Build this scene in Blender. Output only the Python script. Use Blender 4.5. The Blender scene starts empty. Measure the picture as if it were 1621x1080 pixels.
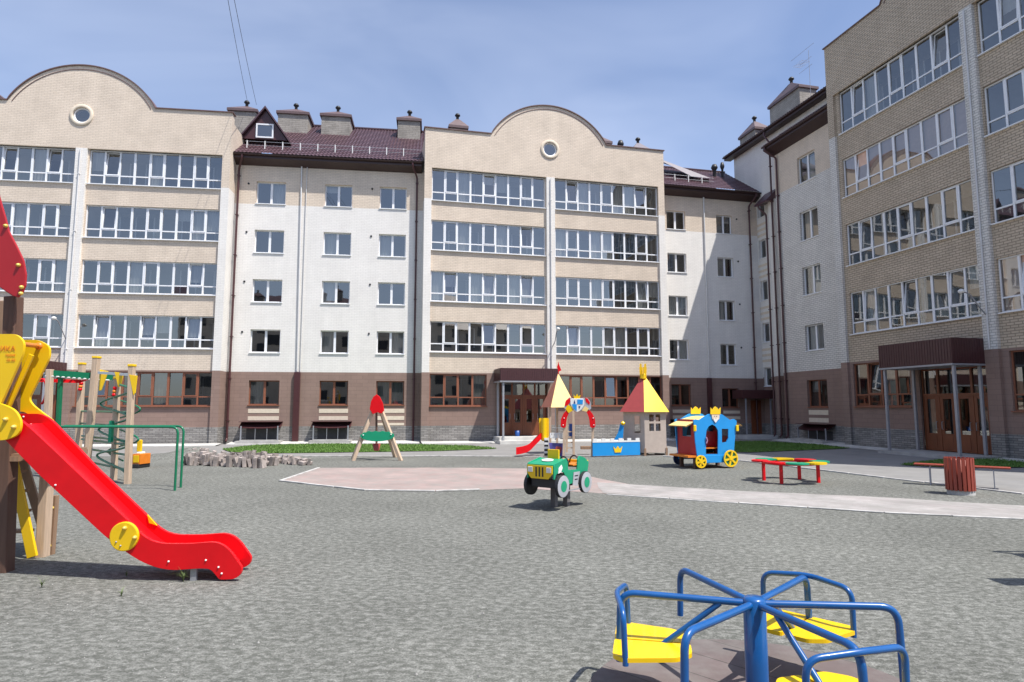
import bpy, bmesh, math, random
from mathutils import Vector, Matrix
from mathutils.geometry import tessellate_polygon
R = math.radians
SC = bpy.context.scene
COL = SC.collection
rnd = random.Random(7)

# ------------------------------------------------------------------ camera, sky, sun
CAM_H = 2.0
PITCH = 5.853
cd = bpy.data.cameras.new("camera"); cam = bpy.data.objects.new("camera", cd); COL.objects.link(cam)
cd.sensor_width = 36.0; cd.lens = 36.0 * 995.0 / 1621.0; cd.clip_end = 3000
cam.location = (0, 0, CAM_H); cam.rotation_euler = (R(90 + PITCH), 0, 0)
SC.camera = cam
SUN_EL = 62.0
SUN_H = Vector((.83, -.56)).normalized()
world = bpy.data.worlds.new("World"); SC.world = world; world.use_nodes = True
wn = world.node_tree; bg = wn.nodes["Background"]
sky = wn.nodes.new("ShaderNodeTexSky"); sky.sky_type = 'NISHITA'; sky.sun_disc = False
sky.sun_elevation = R(SUN_EL); sky.sun_rotation = math.atan2(SUN_H.x, SUN_H.y)
sky.air_density = 1.0; sky.dust_density = 1.2; sky.ozone_density = 2.0; sky.altitude = 100
tc = wn.nodes.new("ShaderNodeTexCoord"); mp = wn.nodes.new("ShaderNodeMapping")
mp.inputs["Scale"].default_value = (1.6, 1.6, 4.0); mp.inputs["Rotation"].default_value = (0.2, 0.5, 0.3)
nz = wn.nodes.new("ShaderNodeTexNoise"); nz.inputs["Scale"].default_value = 1.3; nz.inputs["Detail"].default_value = 4; nz.inputs["Roughness"].default_value = .48
nz.inputs["Distortion"].default_value = .6
cr = wn.nodes.new("ShaderNodeMapRange"); cr.inputs[1].default_value = .25; cr.inputs[2].default_value = .85; cr.inputs[3].default_value = 0.03; cr.inputs[4].default_value = .26
mx = wn.nodes.new("ShaderNodeMixRGB"); mx.inputs[2].default_value = (14.0, 14.8, 16.6, 1)
tint = wn.nodes.new("ShaderNodeMixRGB"); tint.blend_type = 'MULTIPLY'; tint.inputs[0].default_value = 1; tint.inputs[2].default_value = (1.36, 1.37, 1.50, 1)
wn.links.new(tc.outputs["Generated"], mp.inputs["Vector"]); wn.links.new(mp.outputs[0], nz.inputs["Vector"])
wn.links.new(nz.outputs["Fac"], cr.inputs[0]); wn.links.new(cr.outputs[0], mx.inputs[0])
wn.links.new(sky.outputs[0], tint.inputs[1]); wn.links.new(tint.outputs[0], mx.inputs[1]); wn.links.new(mx.outputs[0], bg.inputs["Color"])
bg.inputs["Strength"].default_value = .094
sd = bpy.data.lights.new("sun", 'SUN'); sun = bpy.data.objects.new("sun", sd); COL.objects.link(sun)
sd.energy = 5.0; sd.angle = R(.5); sd.color = (1.0, .955, .89)
ce = math.cos(R(SUN_EL)); sdir = Vector((SUN_H.x * ce, SUN_H.y * ce, math.sin(R(SUN_EL))))
sun.rotation_euler = sdir.to_track_quat('Z', 'Y').to_euler(); sun.location = (10, -10, 40)
SC.view_settings.view_transform = 'Standard'; SC.view_settings.look = 'None'; SC.view_settings.exposure = 0.35; SC.view_settings.gamma = 1.0
SC.cycles.max_bounces = 7; SC.cycles.transparent_max_bounces = 12; SC.cycles.caustics_reflective = False; SC.cycles.caustics_refractive = False

# ------------------------------------------------------------------ materials
def node_mat(name):
    m = bpy.data.materials.new(name); m.use_nodes = True
    nt = m.node_tree; return m, nt, nt.nodes["Principled BSDF"]
def _bump(nt, b, src, strength, dist):
    bp = nt.nodes.new("ShaderNodeBump"); bp.inputs["Strength"].default_value = strength; bp.inputs["Distance"].default_value = dist
    nt.links.new(src, bp.inputs["Height"]); nt.links.new(bp.outputs[0], b.inputs["Normal"])
def mat(name, col, rough=.5, var=.12, scale=6.0, bump=0.0, metal=0.0, spec=.5, stretch=(1, 1, 1), coat=0.0):
    m, nt, b = node_mat(name)
    t = nt.nodes.new("ShaderNodeTexCoord"); mpp = nt.nodes.new("ShaderNodeMapping"); mpp.inputs["Scale"].default_value = stretch
    n = nt.nodes.new("ShaderNodeTexNoise"); n.inputs["Scale"].default_value = scale; n.inputs["Detail"].default_value = 6
    nt.links.new(t.outputs["Object"], mpp.inputs["Vector"]); nt.links.new(mpp.outputs[0], n.inputs["Vector"])
    r = nt.nodes.new("ShaderNodeMapRange"); r.inputs[1].default_value = .3; r.inputs[2].default_value = .7
    r.inputs[3].default_value = 1 - var; r.inputs[4].default_value = 1 + var * .6
    nt.links.new(n.outputs["Fac"], r.inputs[0])
    x = nt.nodes.new("ShaderNodeMixRGB"); x.blend_type = 'MULTIPLY'; x.inputs[0].default_value = 1; x.inputs[1].default_value = (*col, 1)
    nt.links.new(r.outputs[0], x.inputs[2]); nt.links.new(x.outputs[0], b.inputs["Base Color"])
    b.inputs["Roughness"].default_value = rough; b.inputs["Metallic"].default_value = metal; b.inputs["Specular IOR Level"].default_value = spec
    b.inputs["Coat Weight"].default_value = coat
    if bump: _bump(nt, b, n.outputs["Fac"], .6, bump)
    return m
def brick(name, c1, c2, mortar, bw=.26, bh=.088, ms=.010, rough=.85, var=.16, bump=.6, dust=0, obvar=0):
    m, nt, b = node_mat(name)
    t = nt.nodes.new("ShaderNodeTexCoord"); s = nt.nodes.new("ShaderNodeSeparateXYZ"); a = nt.nodes.new("ShaderNodeMath"); c = nt.nodes.new("ShaderNodeCombineXYZ")
    nt.links.new(t.outputs["Object"], s.inputs[0]); nt.links.new(s.outputs[0], a.inputs[0]); nt.links.new(s.outputs[1], a.inputs[1])
    nt.links.new(a.outputs[0], c.inputs[0]); nt.links.new(s.outputs[2], c.inputs[1])
    k = nt.nodes.new("ShaderNodeTexBrick"); k.inputs["Color1"].default_value = (*c1, 1); k.inputs["Color2"].default_value = (*c2, 1); k.inputs["Mortar"].default_value = (*mortar, 1)
    k.inputs["Scale"].default_value = 1; k.inputs["Brick Width"].default_value = bw; k.inputs["Row Height"].default_value = bh
    k.inputs["Mortar Size"].default_value = ms; k.inputs["Mortar Smooth"].default_value = .3; k.inputs["Bias"].default_value = 0
    nt.links.new(c.outputs[0], k.inputs["Vector"])
    n = nt.nodes.new("ShaderNodeTexNoise"); n.inputs["Scale"].default_value = .9; n.inputs["Detail"].default_value = 8; n.inputs["Roughness"].default_value = .65
    nt.links.new(t.outputs["Object"], n.inputs["Vector"])
    r = nt.nodes.new("ShaderNodeMapRange"); r.inputs[1].default_value = .3; r.inputs[2].default_value = .7; r.inputs[3].default_value = 1 - var; r.inputs[4].default_value = 1 + var * .5
    nt.links.new(n.outputs["Fac"], r.inputs[0])
    x = nt.nodes.new("ShaderNodeMixRGB"); x.blend_type = 'MULTIPLY'; x.inputs[0].default_value = 1
    nt.links.new(k.outputs["Color"], x.inputs[1]); nt.links.new(r.outputs[0], x.inputs[2]); nt.links.new(x.outputs[0], b.inputs["Base Color"])
    ms_ = nt.nodes.new("ShaderNodeMapping"); ms_.inputs["Scale"].default_value = (2.2, 2.2, .22); n3 = nt.nodes.new("ShaderNodeTexNoise"); n3.inputs["Scale"].default_value = 1.0; n3.inputs["Detail"].default_value = 7; n3.inputs["Roughness"].default_value = .7
    nt.links.new(t.outputs["Object"], ms_.inputs["Vector"]); nt.links.new(ms_.outputs[0], n3.inputs["Vector"])
    r3 = nt.nodes.new("ShaderNodeMapRange"); r3.inputs[1].default_value = .35; r3.inputs[2].default_value = .65; r3.inputs[3].default_value = .955; r3.inputs[4].default_value = 1.015
    x3 = nt.nodes.new("ShaderNodeMixRGB"); x3.blend_type = 'MULTIPLY'; x3.inputs[0].default_value = 1; nt.links.new(n3.outputs["Fac"], r3.inputs[0]); nt.links.new(x.outputs[0], x3.inputs[1]); nt.links.new(r3.outputs[0], x3.inputs[2]); x = x3
    nt.links.new(x.outputs[0], b.inputs["Base Color"])
    if dust:
        n2 = nt.nodes.new("ShaderNodeTexNoise"); n2.inputs["Scale"].default_value = 1.7; n2.inputs["Detail"].default_value = 10; n2.inputs["Roughness"].default_value = .72
        nt.links.new(t.outputs["Object"], n2.inputs["Vector"])
        r2 = nt.nodes.new("ShaderNodeMapRange"); r2.inputs[1].default_value = .42; r2.inputs[2].default_value = .62; r2.inputs[3].default_value = 0; r2.inputs[4].default_value = dust
        nt.links.new(n2.outputs["Fac"], r2.inputs[0])
        x2 = nt.nodes.new("ShaderNodeMixRGB"); x2.inputs[2].default_value = (.25, .245, .225, 1); nt.links.new(r2.outputs[0], x2.inputs[0]); nt.links.new(x.outputs[0], x2.inputs[1]); nt.links.new(x2.outputs[0], b.inputs["Base Color"])
    inv = nt.nodes.new("ShaderNodeMath"); inv.operation = 'SUBTRACT'; inv.inputs[0].default_value = 1; nt.links.new(k.outputs["Fac"], inv.inputs[1])
    _bump(nt, b, inv.outputs[0], bump, .012)
    b.inputs["Roughness"].default_value = rough; b.inputs["Specular IOR Level"].default_value = .25
    return m
def glass_mat(name, refl, tintc, rough=.015):
    m, nt, b = node_mat(name); nt.nodes.remove(b); out = nt.nodes["Material Output"]
    g = nt.nodes.new("ShaderNodeBsdfGlossy"); g.inputs["Roughness"].default_value = rough; g.inputs["Color"].default_value = (.84, .85, .84, 1)
    tr = nt.nodes.new("ShaderNodeBsdfTransparent"); tr.inputs["Color"].default_value = (*tintc, 1)
    mxs = nt.nodes.new("ShaderNodeMixShader")
    f = nt.nodes.new("ShaderNodeLayerWeight"); f.inputs["Blend"].default_value = .25
    mr = nt.nodes.new("ShaderNodeMapRange"); mr.inputs[3].default_value = refl; mr.inputs[4].default_value = .72
    nt.links.new(f.outputs["Fresnel"], mr.inputs[0]); nt.links.new(mr.outputs[0], mxs.inputs[0])
    nt.links.new(tr.outputs[0], mxs.inputs[1]); nt.links.new(g.outputs[0], mxs.inputs[2]); nt.links.new(mxs.outputs[0], out.inputs["Surface"])
    t = nt.nodes.new("ShaderNodeTexCoord"); n = nt.nodes.new("ShaderNodeTexNoise"); n.inputs["Scale"].default_value = 1.1
    nt.links.new(t.outputs["Object"], n.inputs["Vector"])
    bp = nt.nodes.new("ShaderNodeBump"); bp.inputs["Strength"].default_value = .05; bp.inputs["Distance"].default_value = .02
    nt.links.new(n.outputs["Fac"], bp.inputs["Height"]); nt.links.new(bp.outputs[0], g.inputs["Normal"])
    return m
def gravel_mat(name, dark, light, seam=None):
    m, nt, b = node_mat(name)
    t = nt.nodes.new("ShaderNodeTexCoord")
    def noise(s, d, ro=.6, st=None):
        n = nt.nodes.new("ShaderNodeTexNoise"); n.inputs["Scale"].default_value = s; n.inputs["Detail"].default_value = d; n.inputs["Roughness"].default_value = ro
        if st:
            mm = nt.nodes.new("ShaderNodeMapping"); mm.inputs["Scale"].default_value = st; mm.inputs["Rotation"].default_value = (0, 0, .25)
            nt.links.new(t.outputs["Object"], mm.inputs["Vector"]); nt.links.new(mm.outputs[0], n.inputs["Vector"])
        else: nt.links.new(t.outputs["Object"], n.inputs["Vector"])
        return n
    a = noise(10.5, 12, .80, (1, 1.5, 1)); c = noise(.35, 6, .6); e = noise(60, 4, .8)
    v = nt.nodes.new("ShaderNodeTexVoronoi"); v.inputs["Scale"].default_value = 55; nt.links.new(t.outputs["Object"], v.inputs["Vector"])
    r1 = nt.nodes.new("ShaderNodeMapRange"); r1.inputs[1].default_value = .45; r1.inputs[2].default_value = .62
    nt.links.new(a.outputs["Fac"], r1.inputs[0])
    x = nt.nodes.new("ShaderNodeMixRGB"); x.inputs[1].default_value = (*dark, 1); x.inputs[2].default_value = (*light, 1); nt.links.new(r1.outputs[0], x.inputs[0])
    r2 = nt.nodes.new("ShaderNodeMapRange"); r2.inputs[1].default_value = .3; r2.inputs[2].default_value = .7; r2.inputs[3].default_value = .82; r2.inputs[4].default_value = 1.12
    nt.links.new(c.outputs["Fac"], r2.inputs[0])
    y = nt.nodes.new("ShaderNodeMixRGB"); y.blend_type = 'MULTIPLY'; y.inputs[0].default_value = 1; nt.links.new(x.outputs[0], y.inputs[1]); nt.links.new(r2.outputs[0], y.inputs[2])
    r3 = nt.nodes.new("ShaderNodeMapRange"); r3.inputs[1].default_value = .25; r3.inputs[2].default_value = .75; r3.inputs[3].default_value = .40; r3.inputs[4].default_value = 1.6
    nt.links.new(e.outputs["Fac"], r3.inputs[0])
    z = nt.nodes.new("ShaderNodeMixRGB"); z.blend_type = 'MULTIPLY'; z.inputs[0].default_value = 1; nt.links.new(y.outputs[0], z.inputs[1]); nt.links.new(r3.outputs[0], z.inputs[2])
    nt.links.new(z.outputs[0], b.inputs["Base Color"]); b.inputs["Roughness"].default_value = .95; b.inputs["Specular IOR Level"].default_value = .15
    ad = nt.nodes.new("ShaderNodeMath"); ad.operation = 'MULTIPLY_ADD'; ad.inputs[1].default_value = .35
    nt.links.new(v.outputs["Distance"], ad.inputs[0]); nt.links.new(a.outputs["Fac"], ad.inputs[2])
    _bump(nt, b, ad.outputs[0], .35, .010)
    return m

M = {}
M['tan'] = brick('tan_brick', (.76, .645, .525), (.71, .60, .485), (.57, .48, .39), bw=.27, bh=.09, ms=.011, var=.12, bump=.45)
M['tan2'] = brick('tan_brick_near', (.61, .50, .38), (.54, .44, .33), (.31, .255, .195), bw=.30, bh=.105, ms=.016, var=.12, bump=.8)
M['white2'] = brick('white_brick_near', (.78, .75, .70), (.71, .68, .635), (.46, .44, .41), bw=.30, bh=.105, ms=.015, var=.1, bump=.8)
M['white'] = brick('white_brick', (.84, .81, .765), (.81, .78, .735), (.70, .675, .635), bw=.27, bh=.09, ms=.009, var=.07, bump=.35)
M['brown'] = brick('brown_render', (.305, .21, .175), (.28, .192, .16), (.21, .145, .12), bw=.6, bh=.2, ms=.006, var=.1, bump=.3)
M['plinth'] = brick('grey_stone', (.34, .325, .305), (.22, .21, .20), (.12, .115, .11), bw=.32, bh=.09, ms=.010, var=.25)
M['cream'] = mat('cream_band', (.72, .62, .49), .8, .08)
M['coping'] = mat('coping_metal', (.16, .095, .085), .4, .1)
M['upvc'] = mat('white_upvc', (.82, .83, .85), .35, .04)
M['woodf'] = mat('brown_frame', (.27, .10, .055), .45, .12, 8)
M['wooddoor'] = mat('door_wood', (.20, .062, .026), .35, .15, 5, stretch=(1, 1, .2))
M['glass'] = glass_mat('window_glass', .24, (.72, .75, .76))
M['glassd'] = glass_mat('dark_glass', .22, (.45, .48, .48))
M['room'] = mat('room_wall', (.30, .29, .28), .9, .25, 1.2)
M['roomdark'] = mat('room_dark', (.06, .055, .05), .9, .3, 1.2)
M['doorin'] = mat('inner_opening', (.05, .05, .055), .5, .2)
M['curtain'] = mat('curtain_cloth', (.62, .60, .56), .8, .2, 5, stretch=(6, 1, .3))
M['blind'] = mat('window_blind', (.72, .70, .66), .7, .06)
M['peach'] = mat('peach_blind', (.78, .52, .40), .7, .08)
M['pinkcl'] = mat('pink_curtain', (.55, .30, .42), .8, .3, 8)
M['green_cl'] = mat('olive_curtain', (.25, .28, .05), .8, .2, 8)
M['roof'] = mat('roof_tile', (.085, .042, .052), .42, .25, 3, spec=.6)
M['soffit'] = mat('soffit_metal', (.045, .022, .02), .45, .1)
M['pipe'] = mat('brown_pipe', (.075, .026, .028), .35, .1)
M['wpipe'] = mat('white_pipe', (.66, .65, .64), .4, .06)
M['cap'] = mat('chimney_cap', (.13, .085, .085), .5, .15)
M['black'] = mat('black_cowl', (.02, .02, .022), .5, .1)
M['chim'] = brick('chimney_render', (.40, .37, .33), (.34, .315, .28), (.27, .25, .22), bw=.4, bh=.12, ms=.012, var=.35)
M['canopy'] = mat('canopy_metal', (.072, .028, .030), .35, .1)
M['steel'] = mat('grey_steel', (.36, .37, .40), .4, .1, metal=.3)
M['concrete'] = mat('concrete', (.42, .41, .39), .9, .2, 3, .01)
M['apron'] = mat('apron_concrete', (.56, .55, .52), .9, .15, 2, .01)
M['kerb'] = mat('kerb_concrete', (.47, .46, .44), .9, .35, 5, .01)
M['gravel'] = gravel_mat('gravel_ground', (.108, .111, .098), (.265, .266, .244))
M['pave'] = brick('pavers_grey', (.40, .395, .385), (.34, .335, .33), (.24, .235, .23), bw=.2, bh=.1, ms=.006, var=.18, bump=.3, dust=.4)
M['pave2'] = brick('pavers_path', (.40, .375, .36), (.35, .32, .305), (.26, .24, .235), bw=.2, bh=.1, ms=.006, var=.25, bump=.3, dust=.7)
M['tiles'] = brick('base_tiles', (.17, .135, .13), (.13, .105, .10), (.06, .055, .05), bw=.5, bh=.5, ms=.008, var=.35, bump=.4, dust=.35)
M['pink'] = brick('pavers_pink', (.44, .335, .31), (.40, .30, .275), (.32, .25, .23), bw=.2, bh=.1, ms=.006, var=.22, bump=.3, dust=.6)
M['grass'] = mat('lawn_grass', (.10, .19, .03), .9, .3, 3)
M['blade'] = mat('grass_blade', (.11, .21, .035), .7, .3, 9)
M['slab'] = mat('paver_block', (.33, .285, .26), .9, .3, 5, .01)
_nt = M['slab'].node_tree; _oi = _nt.nodes.new("ShaderNodeObjectInfo"); _mr = _nt.nodes.new("ShaderNodeMapRange"); _mr.inputs[3].default_value = .55; _mr.inputs[4].default_value = 1.5
_mm = _nt.nodes.new("ShaderNodeMixRGB"); _mm.blend_type = 'MULTIPLY'; _mm.inputs[0].default_value = 1; _b = _nt.nodes["Principled BSDF"]; _src = _b.inputs["Base Color"].links[0].from_socket
_nt.links.new(_oi.outputs["Random"], _mr.inputs[0]); _nt.links.new(_src, _mm.inputs[1]); _nt.links.new(_mr.outputs[0], _mm.inputs[2]); _nt.links.new(_mm.outputs[0], _b.inputs["Base Color"])
M['stone'] = mat('small_stone', (.27, .265, .25), .9, .6, 12)
M['red'] = mat('red_plastic', (.70, .004, .010), .38, .10, 3, spec=.3, coat=.08)
M['redp'] = mat('red_board', (.42, .016, .022), .4, .06, 2)
M['yel'] = mat('yellow_board', (.86, .55, .008), .35, .05, 2)
M['yels'] = mat('yellow_seat', (.88, .56, .004), .3, .06, 3, coat=.2)
M['blue'] = mat('blue_tube', (.004, .085, .29), .3, .12, 5, coat=.4)
M['sky'] = mat('bright_blue_board', (.012, .28, .68), .4, .06, 2)
M['navy'] = mat('navy_board', (.01, .035, .16), .4, .1, 2)
M['green'] = mat('green_tube', (.006, .16, .075), .3, .1, 4)
M['greenb'] = mat('green_board', (.006, .30, .15), .4, .06, 3)
M['wood'] = mat('light_timber', (.56, .42, .30), .65, .22, 5, .004, stretch=(7, 7, .5))
M['wooddk'] = mat('dark_timber', (.12, .065, .045), .65, .2, 4, .004, stretch=(6, 6, .5))
M['woodm'] = mat('mid_timber', (.30, .19, .12), .6, .2, 4, .004, stretch=(6, 6, .5))
M['gold'] = mat('brass_bolt', (.75, .55, .12), .3, .1, 9, metal=.2)
M['wht'] = mat('white_board', (.78, .78, .76), .4, .05)
M['greyb'] = mat('grey_board', (.40, .41, .44), .45, .08)
M['beige'] = mat('beige_board', (.46, .385, .33), .6, .08)
M['maroon'] = mat('maroon_board', (.36, .06, .055), .45, .08)
M['creamy'] = mat('pale_yellow_board', (.85, .62, .24), .5, .06)
M['purple'] = mat('purple_panel', (.10, .09, .33), .4, .5, 3)
M['orange'] = mat('orange_board', (.75, .22, .02), .4, .1)
M['slat'] = mat('redbrown_slat', (.30, .052, .030), .5, .2, 5, stretch=(5, 5, .5))
M['mat'] = mat('rubber_base', (.20, .165, .155), .85, .25, 3, .006)
M['terra'] = mat('terracotta_board', (.50, .16, .10), .5, .08)
M['greypost'] = mat('weathered_post', (.16, .15, .15), .7, .2)
M['lead'] = mat('grey_roof_sheet', (.17, .15, .175), .55, .1)
M['skin'] = mat('pale_face', (.75, .62, .50), .5, .1)
M['bluebk'] = mat('bucket_blue', (.02, .08, .30), .4, .1)
M['weed'] = mat('weed_leaf', (.15, .21, .07), .6, .3, 20)

# ------------------------------------------------------------------ mesh helpers
class B:
    def __init__(s): s.v = []; s.f = []; s.m = []; s.sm = []
    def face(s, pts, m=0, smooth=False):
        i = len(s.v); s.v += [tuple(p) for p in pts]; s.f.append(tuple(range(i, i + len(pts)))); s.m.append(m); s.sm.append(smooth); return s
    def mesh(s, verts, faces, m=0, smooth=False, mtx=None):
        i = len(s.v)
        s.v += [tuple(mtx @ Vector(p)) if mtx else tuple(p) for p in verts]
        for f in faces: s.f.append(tuple(j + i for j in f)); s.m.append(m); s.sm.append(smooth)
        return s
    def box(s, x0, x1, y0, y1, z0, z1, m=0, mtx=None):
        v = [(x0, y0, z0), (x1, y0, z0), (x1, y1, z0), (x0, y1, z0), (x0, y0, z1), (x1, y0, z1), (x1, y1, z1), (x0, y1, z1)]
        return s.mesh(v, [(0, 3, 2, 1), (4, 5, 6, 7), (0, 1, 5, 4), (1, 2, 6, 5), (2, 3, 7, 6), (3, 0, 4, 7)], m, False, mtx)
    def beam(s, a, b, w, h, m=0, up=(0, 0, 1)):
        a = Vector(a); b = Vector(b); d = (b - a); L = d.length; d.normalize(); u = Vector(up)
        if abs(d.dot(u)) > .98: u = Vector((0, 1, 0))
        x = d.cross(u).normalized(); z = x.cross(d).normalized()
        v = []
        for p in (a, b):
            for sx, sz in ((-1, -1), (1, -1), (1, 1), (-1, 1)): v.append(p + x * (w / 2 * sx) + z * (h / 2 * sz))
        return s.mesh(v, [(3, 2, 1, 0), (4, 5, 6, 7), (0, 1, 5, 4), (1, 2, 6, 5), (2, 3, 7, 6), (3, 0, 4, 7)], m)
    def tube(s, path, r, n=10, m=0, close=False):
        P = [Vector(p) for p in path]; k = len(P); rings = []; prev = None
        for i, p in enumerate(P):
            if close: d = P[(i + 1) % k] - P[i - 1]
            else: d = (P[min(i + 1, k - 1)] - P[max(i - 1, 0)])
            d.normalize()
            if prev is None:
                u = Vector((0, 0, 1)) if abs(d.z) < .9 else Vector((1, 0, 0))
                x = d.cross(u).normalized()
            else: x = (prev - d * prev.dot(d)).normalized()
            prev = x; y = d.cross(x)
            rr = r[i] if isinstance(r, (list, tuple)) else r
            rings.append([p + (x * math.cos(2 * math.pi * j / n) + y * math.sin(2 * math.pi * j / n)) * rr for j in range(n)])
        vs = [q for g in rings for q in g]; fs = []
        for i in range(k if close else k - 1):
            for j in range(n):
                a = i * n + j; b2 = i * n + (j + 1) % n; i2 = ((i + 1) % k) * n
                fs.append((a, b2, i2 + (j + 1) % n, i2 + j))
        s.mesh(vs, fs, m, True)
        if not close:
            s.face(rings[0][::-1], m); s.face(rings[-1], m)
        return s
    def prism(s, poly, y0, y1, m=0, hole=None, mside=None):
        """polygon in x,z, extruded along y"""
        ms = m if mside is None else mside
        def ar(p): return sum(p[i][0] * p[(i + 1) % len(p)][1] - p[(i + 1) % len(p)][0] * p[i][1] for i in range(len(p)))
        if ar(poly) < 0: poly = poly[::-1]
        loops = [poly] + ([hole] if hole else [])
        tess = tessellate_polygon([[Vector((p[0], p[1], 0)) for p in l] for l in loops])
        allp = [p for l in loops for p in l]; i0 = len(s.v); n = len(allp)
        s.v += [(p[0], y0, p[1]) for p in allp] + [(p[0], y1, p[1]) for p in allp]
        for t in tess:
            a, b2, c = t
            A = (allp[b2][0] - allp[a][0]) * (allp[c][1] - allp[a][1]) - (allp[c][0] - allp[a][0]) * (allp[b2][1] - allp[a][1])
            if A < 0: b2, c = c, b2
            s.f.append((i0 + a, i0 + b2, i0 + c)); s.m.append(m); s.sm.append(False)
            s.f.append((i0 + n + a, i0 + n + c, i0 + n + b2)); s.m.append(m); s.sm.append(False)
        off = 0
        for l in loops:
            k = len(l)
            for j in range(k):
                a = i0 + off + j; b2 = i0 + off + (j + 1) % k
                s.f.append((a, a + n, b2 + n, b2)); s.m.append(ms); s.sm.append(False)
            off += k
        return s
    def lathe(s, prof, n=20, m=0, c=(0, 0, 0), smooth=True, axis='z', a0=0, caps=True):
        vs = []; fs = []
        for r, z in prof:
            for j in range(n):
                a = a0 + 2 * math.pi * j / n
                p = (r * math.cos(a), r * math.sin(a), z)
                if axis == 'y': p = (p[0], p[2], p[1])
                if axis == 'x': p = (p[2], p[0], p[1])
                vs.append((c[0] + p[0], c[1] + p[1], c[2] + p[2]))
        for i in range(len(prof) - 1):
            for j in range(n): fs.append((i * n + j, i * n + (j + 1) % n, (i + 1) * n + (j + 1) % n, (i + 1) * n + j))
        s.mesh(vs, fs, m, smooth)
        if caps and prof[0] != prof[-1] and prof[0][0] > 1e-4: s.face(vs[:n][::-1], m)
        if caps and prof[0] != prof[-1] and prof[-1][0] > 1e-4: s.face(vs[-n:], m)
        return s
    def disc(s, c, r, t, axis='y', n=24, m=0):
        return s.lathe([(r, -t / 2), (r, t / 2)], n, m, c, False, axis)
    def obj(s, name, mats, parent=None, bevel=0, loc=None, fix=True):
        me = bpy.data.meshes.new(name); me.from_pydata(s.v, [], s.f)
        for q in (mats if isinstance(mats, (list, tuple)) else [mats]): me.materials.append(M[q])
        me.polygons.foreach_set("material_index", s.m); me.polygons.foreach_set("use_smooth", s.sm)
        if fix:
            bm = bmesh.new(); bm.from_mesh(me); bmesh.ops.recalc_face_normals(bm, faces=bm.faces); bm.to_mesh(me); bm.free()
        me.update(); o = bpy.data.objects.new(name, me); COL.objects.link(o)
        if parent: o.parent = parent
        if loc: o.location = loc
        if bevel:
            md = o.modifiers.new("bevel", 'BEVEL'); md.width = bevel; md.segments = 2; md.limit_method = 'ANGLE'
        return o
def thing(name, label, cat, loc=(0, 0, 0), rot=0.0, group=None):
    o = bpy.data.objects.new(name, None); COL.objects.link(o); o.location = loc; o.rotation_euler = (0, 0, R(rot)); o.empty_display_size = .3
    o["label"] = label; o["category"] = cat
    if group: o["group"] = group
    return o
def tag(o, label, cat, group=None):
    o["label"] = label; o["category"] = cat
    if group: o["group"] = group
    return o
def struct(o, kind='structure'): o["kind"] = kind; return o
def copy_tree(o, parent=None):
    c = o.copy(); COL.objects.link(c); c.parent = parent
    for ch in list(o.children): copy_tree(ch, c)
    return c
def arc(cx, cz, r, a0, a1, n): return [(cx + r * math.cos(R(a0 + (a1 - a0) * i / n)), cz + r * math.sin(R(a0 + (a1 - a0) * i / n))) for i in range(n + 1)]
def smooth_path(pts, n=6):
    """Catmull-Rom through the points"""
    P = [Vector(p) for p in pts]; out = []
    for i in range(len(P) - 1):
        p0 = P[max(i - 1, 0)]; p1 = P[i]; p2 = P[i + 1]; p3 = P[min(i + 2, len(P) - 1)]
        for j in range(n):
            t = j / n
            out.append(.5 * ((2 * p1) + (p2 - p0) * t + (2 * p0 - 5 * p1 + 4 * p2 - p3) * t * t + (3 * p1 - p0 - 3 * p2 + p3) * t ** 3))
    out.append(P[-1]); return out
def bend(pts, r=.08, n=6):
    """polyline with rounded corners"""
    P = [Vector(p) for p in pts]; out = [P[0]]
    for i in range(1, len(P) - 1):
        a = (P[i - 1] - P[i]); b = (P[i + 1] - P[i]); q = min(r, a.length * .45, b.length * .45)
        A = P[i] + a.normalized() * q; C = P[i] + b.normalized() * q
        for j in range(n + 1):
            t = j / n; out.append((1 - t) ** 2 * A + 2 * t * (1 - t) * P[i] + t * t * C)
    out.append(P[-1]); return out
# a point seen at photo pixel (px,py), on the upright plane at distance Y
_p = R(PITCH); _F = Vector((0, math.cos(_p), math.sin(_p))); _U = Vector((0, -math.sin(_p), math.cos(_p)))
def ray(px, py): return Vector(((px - 810.5) / 995.0, 0, 0)) + _F + _U * ((540 - py) / 995.0)
def at(px, py, Y): r = ray(px, py); return Vector((0, 0, CAM_H)) + r * (Y / r.y)
def gnd(px, py, z=0.0): r = ray(px, py); return Vector((0, 0, CAM_H)) + r * ((z - CAM_H) / r.z)

# ------------------------------------------------------------------ setting
b = B(); b.face([(-160, -60, 0), (160, -60, 0), (160, 260, 0), (-160, 260, 0)]); struct(b.obj('ground', 'gravel', fix=False))
def sheet(name, pts, m, z, kind='structure', ed=0, label=None):
    q = B(); P = [gnd(*p) if len(p) == 2 else Vector(p) for p in pts]
    out = []
    for i in range(len(P)):                      # slightly uneven edges
        a = P[i]; c = P[(i + 1) % len(P)]; n = max(1, int((c - a).length / .5)) if ed else 1
        for j in range(n):
            v = a.lerp(c, j / n)
            if ed and j: v = v + Vector((rnd.uniform(-ed, ed), rnd.uniform(-ed, ed), 0))
            out.append((v.x, v.y))
    tess = tessellate_polygon([[Vector((x, y, 0)) for x, y in out]])
    q.mesh([(x, y, z) for x, y in out], [tuple(t) for t in tess])
    me = q.obj(name, m, fix=False)
    bm = bmesh.new(); bm.from_mesh(me.data)
    for f in bm.faces:
        if f.normal.z < 0: f.normal_flip()
    bm.to_mesh(me.data); bm.free()
    return struct(me, kind)
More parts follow.
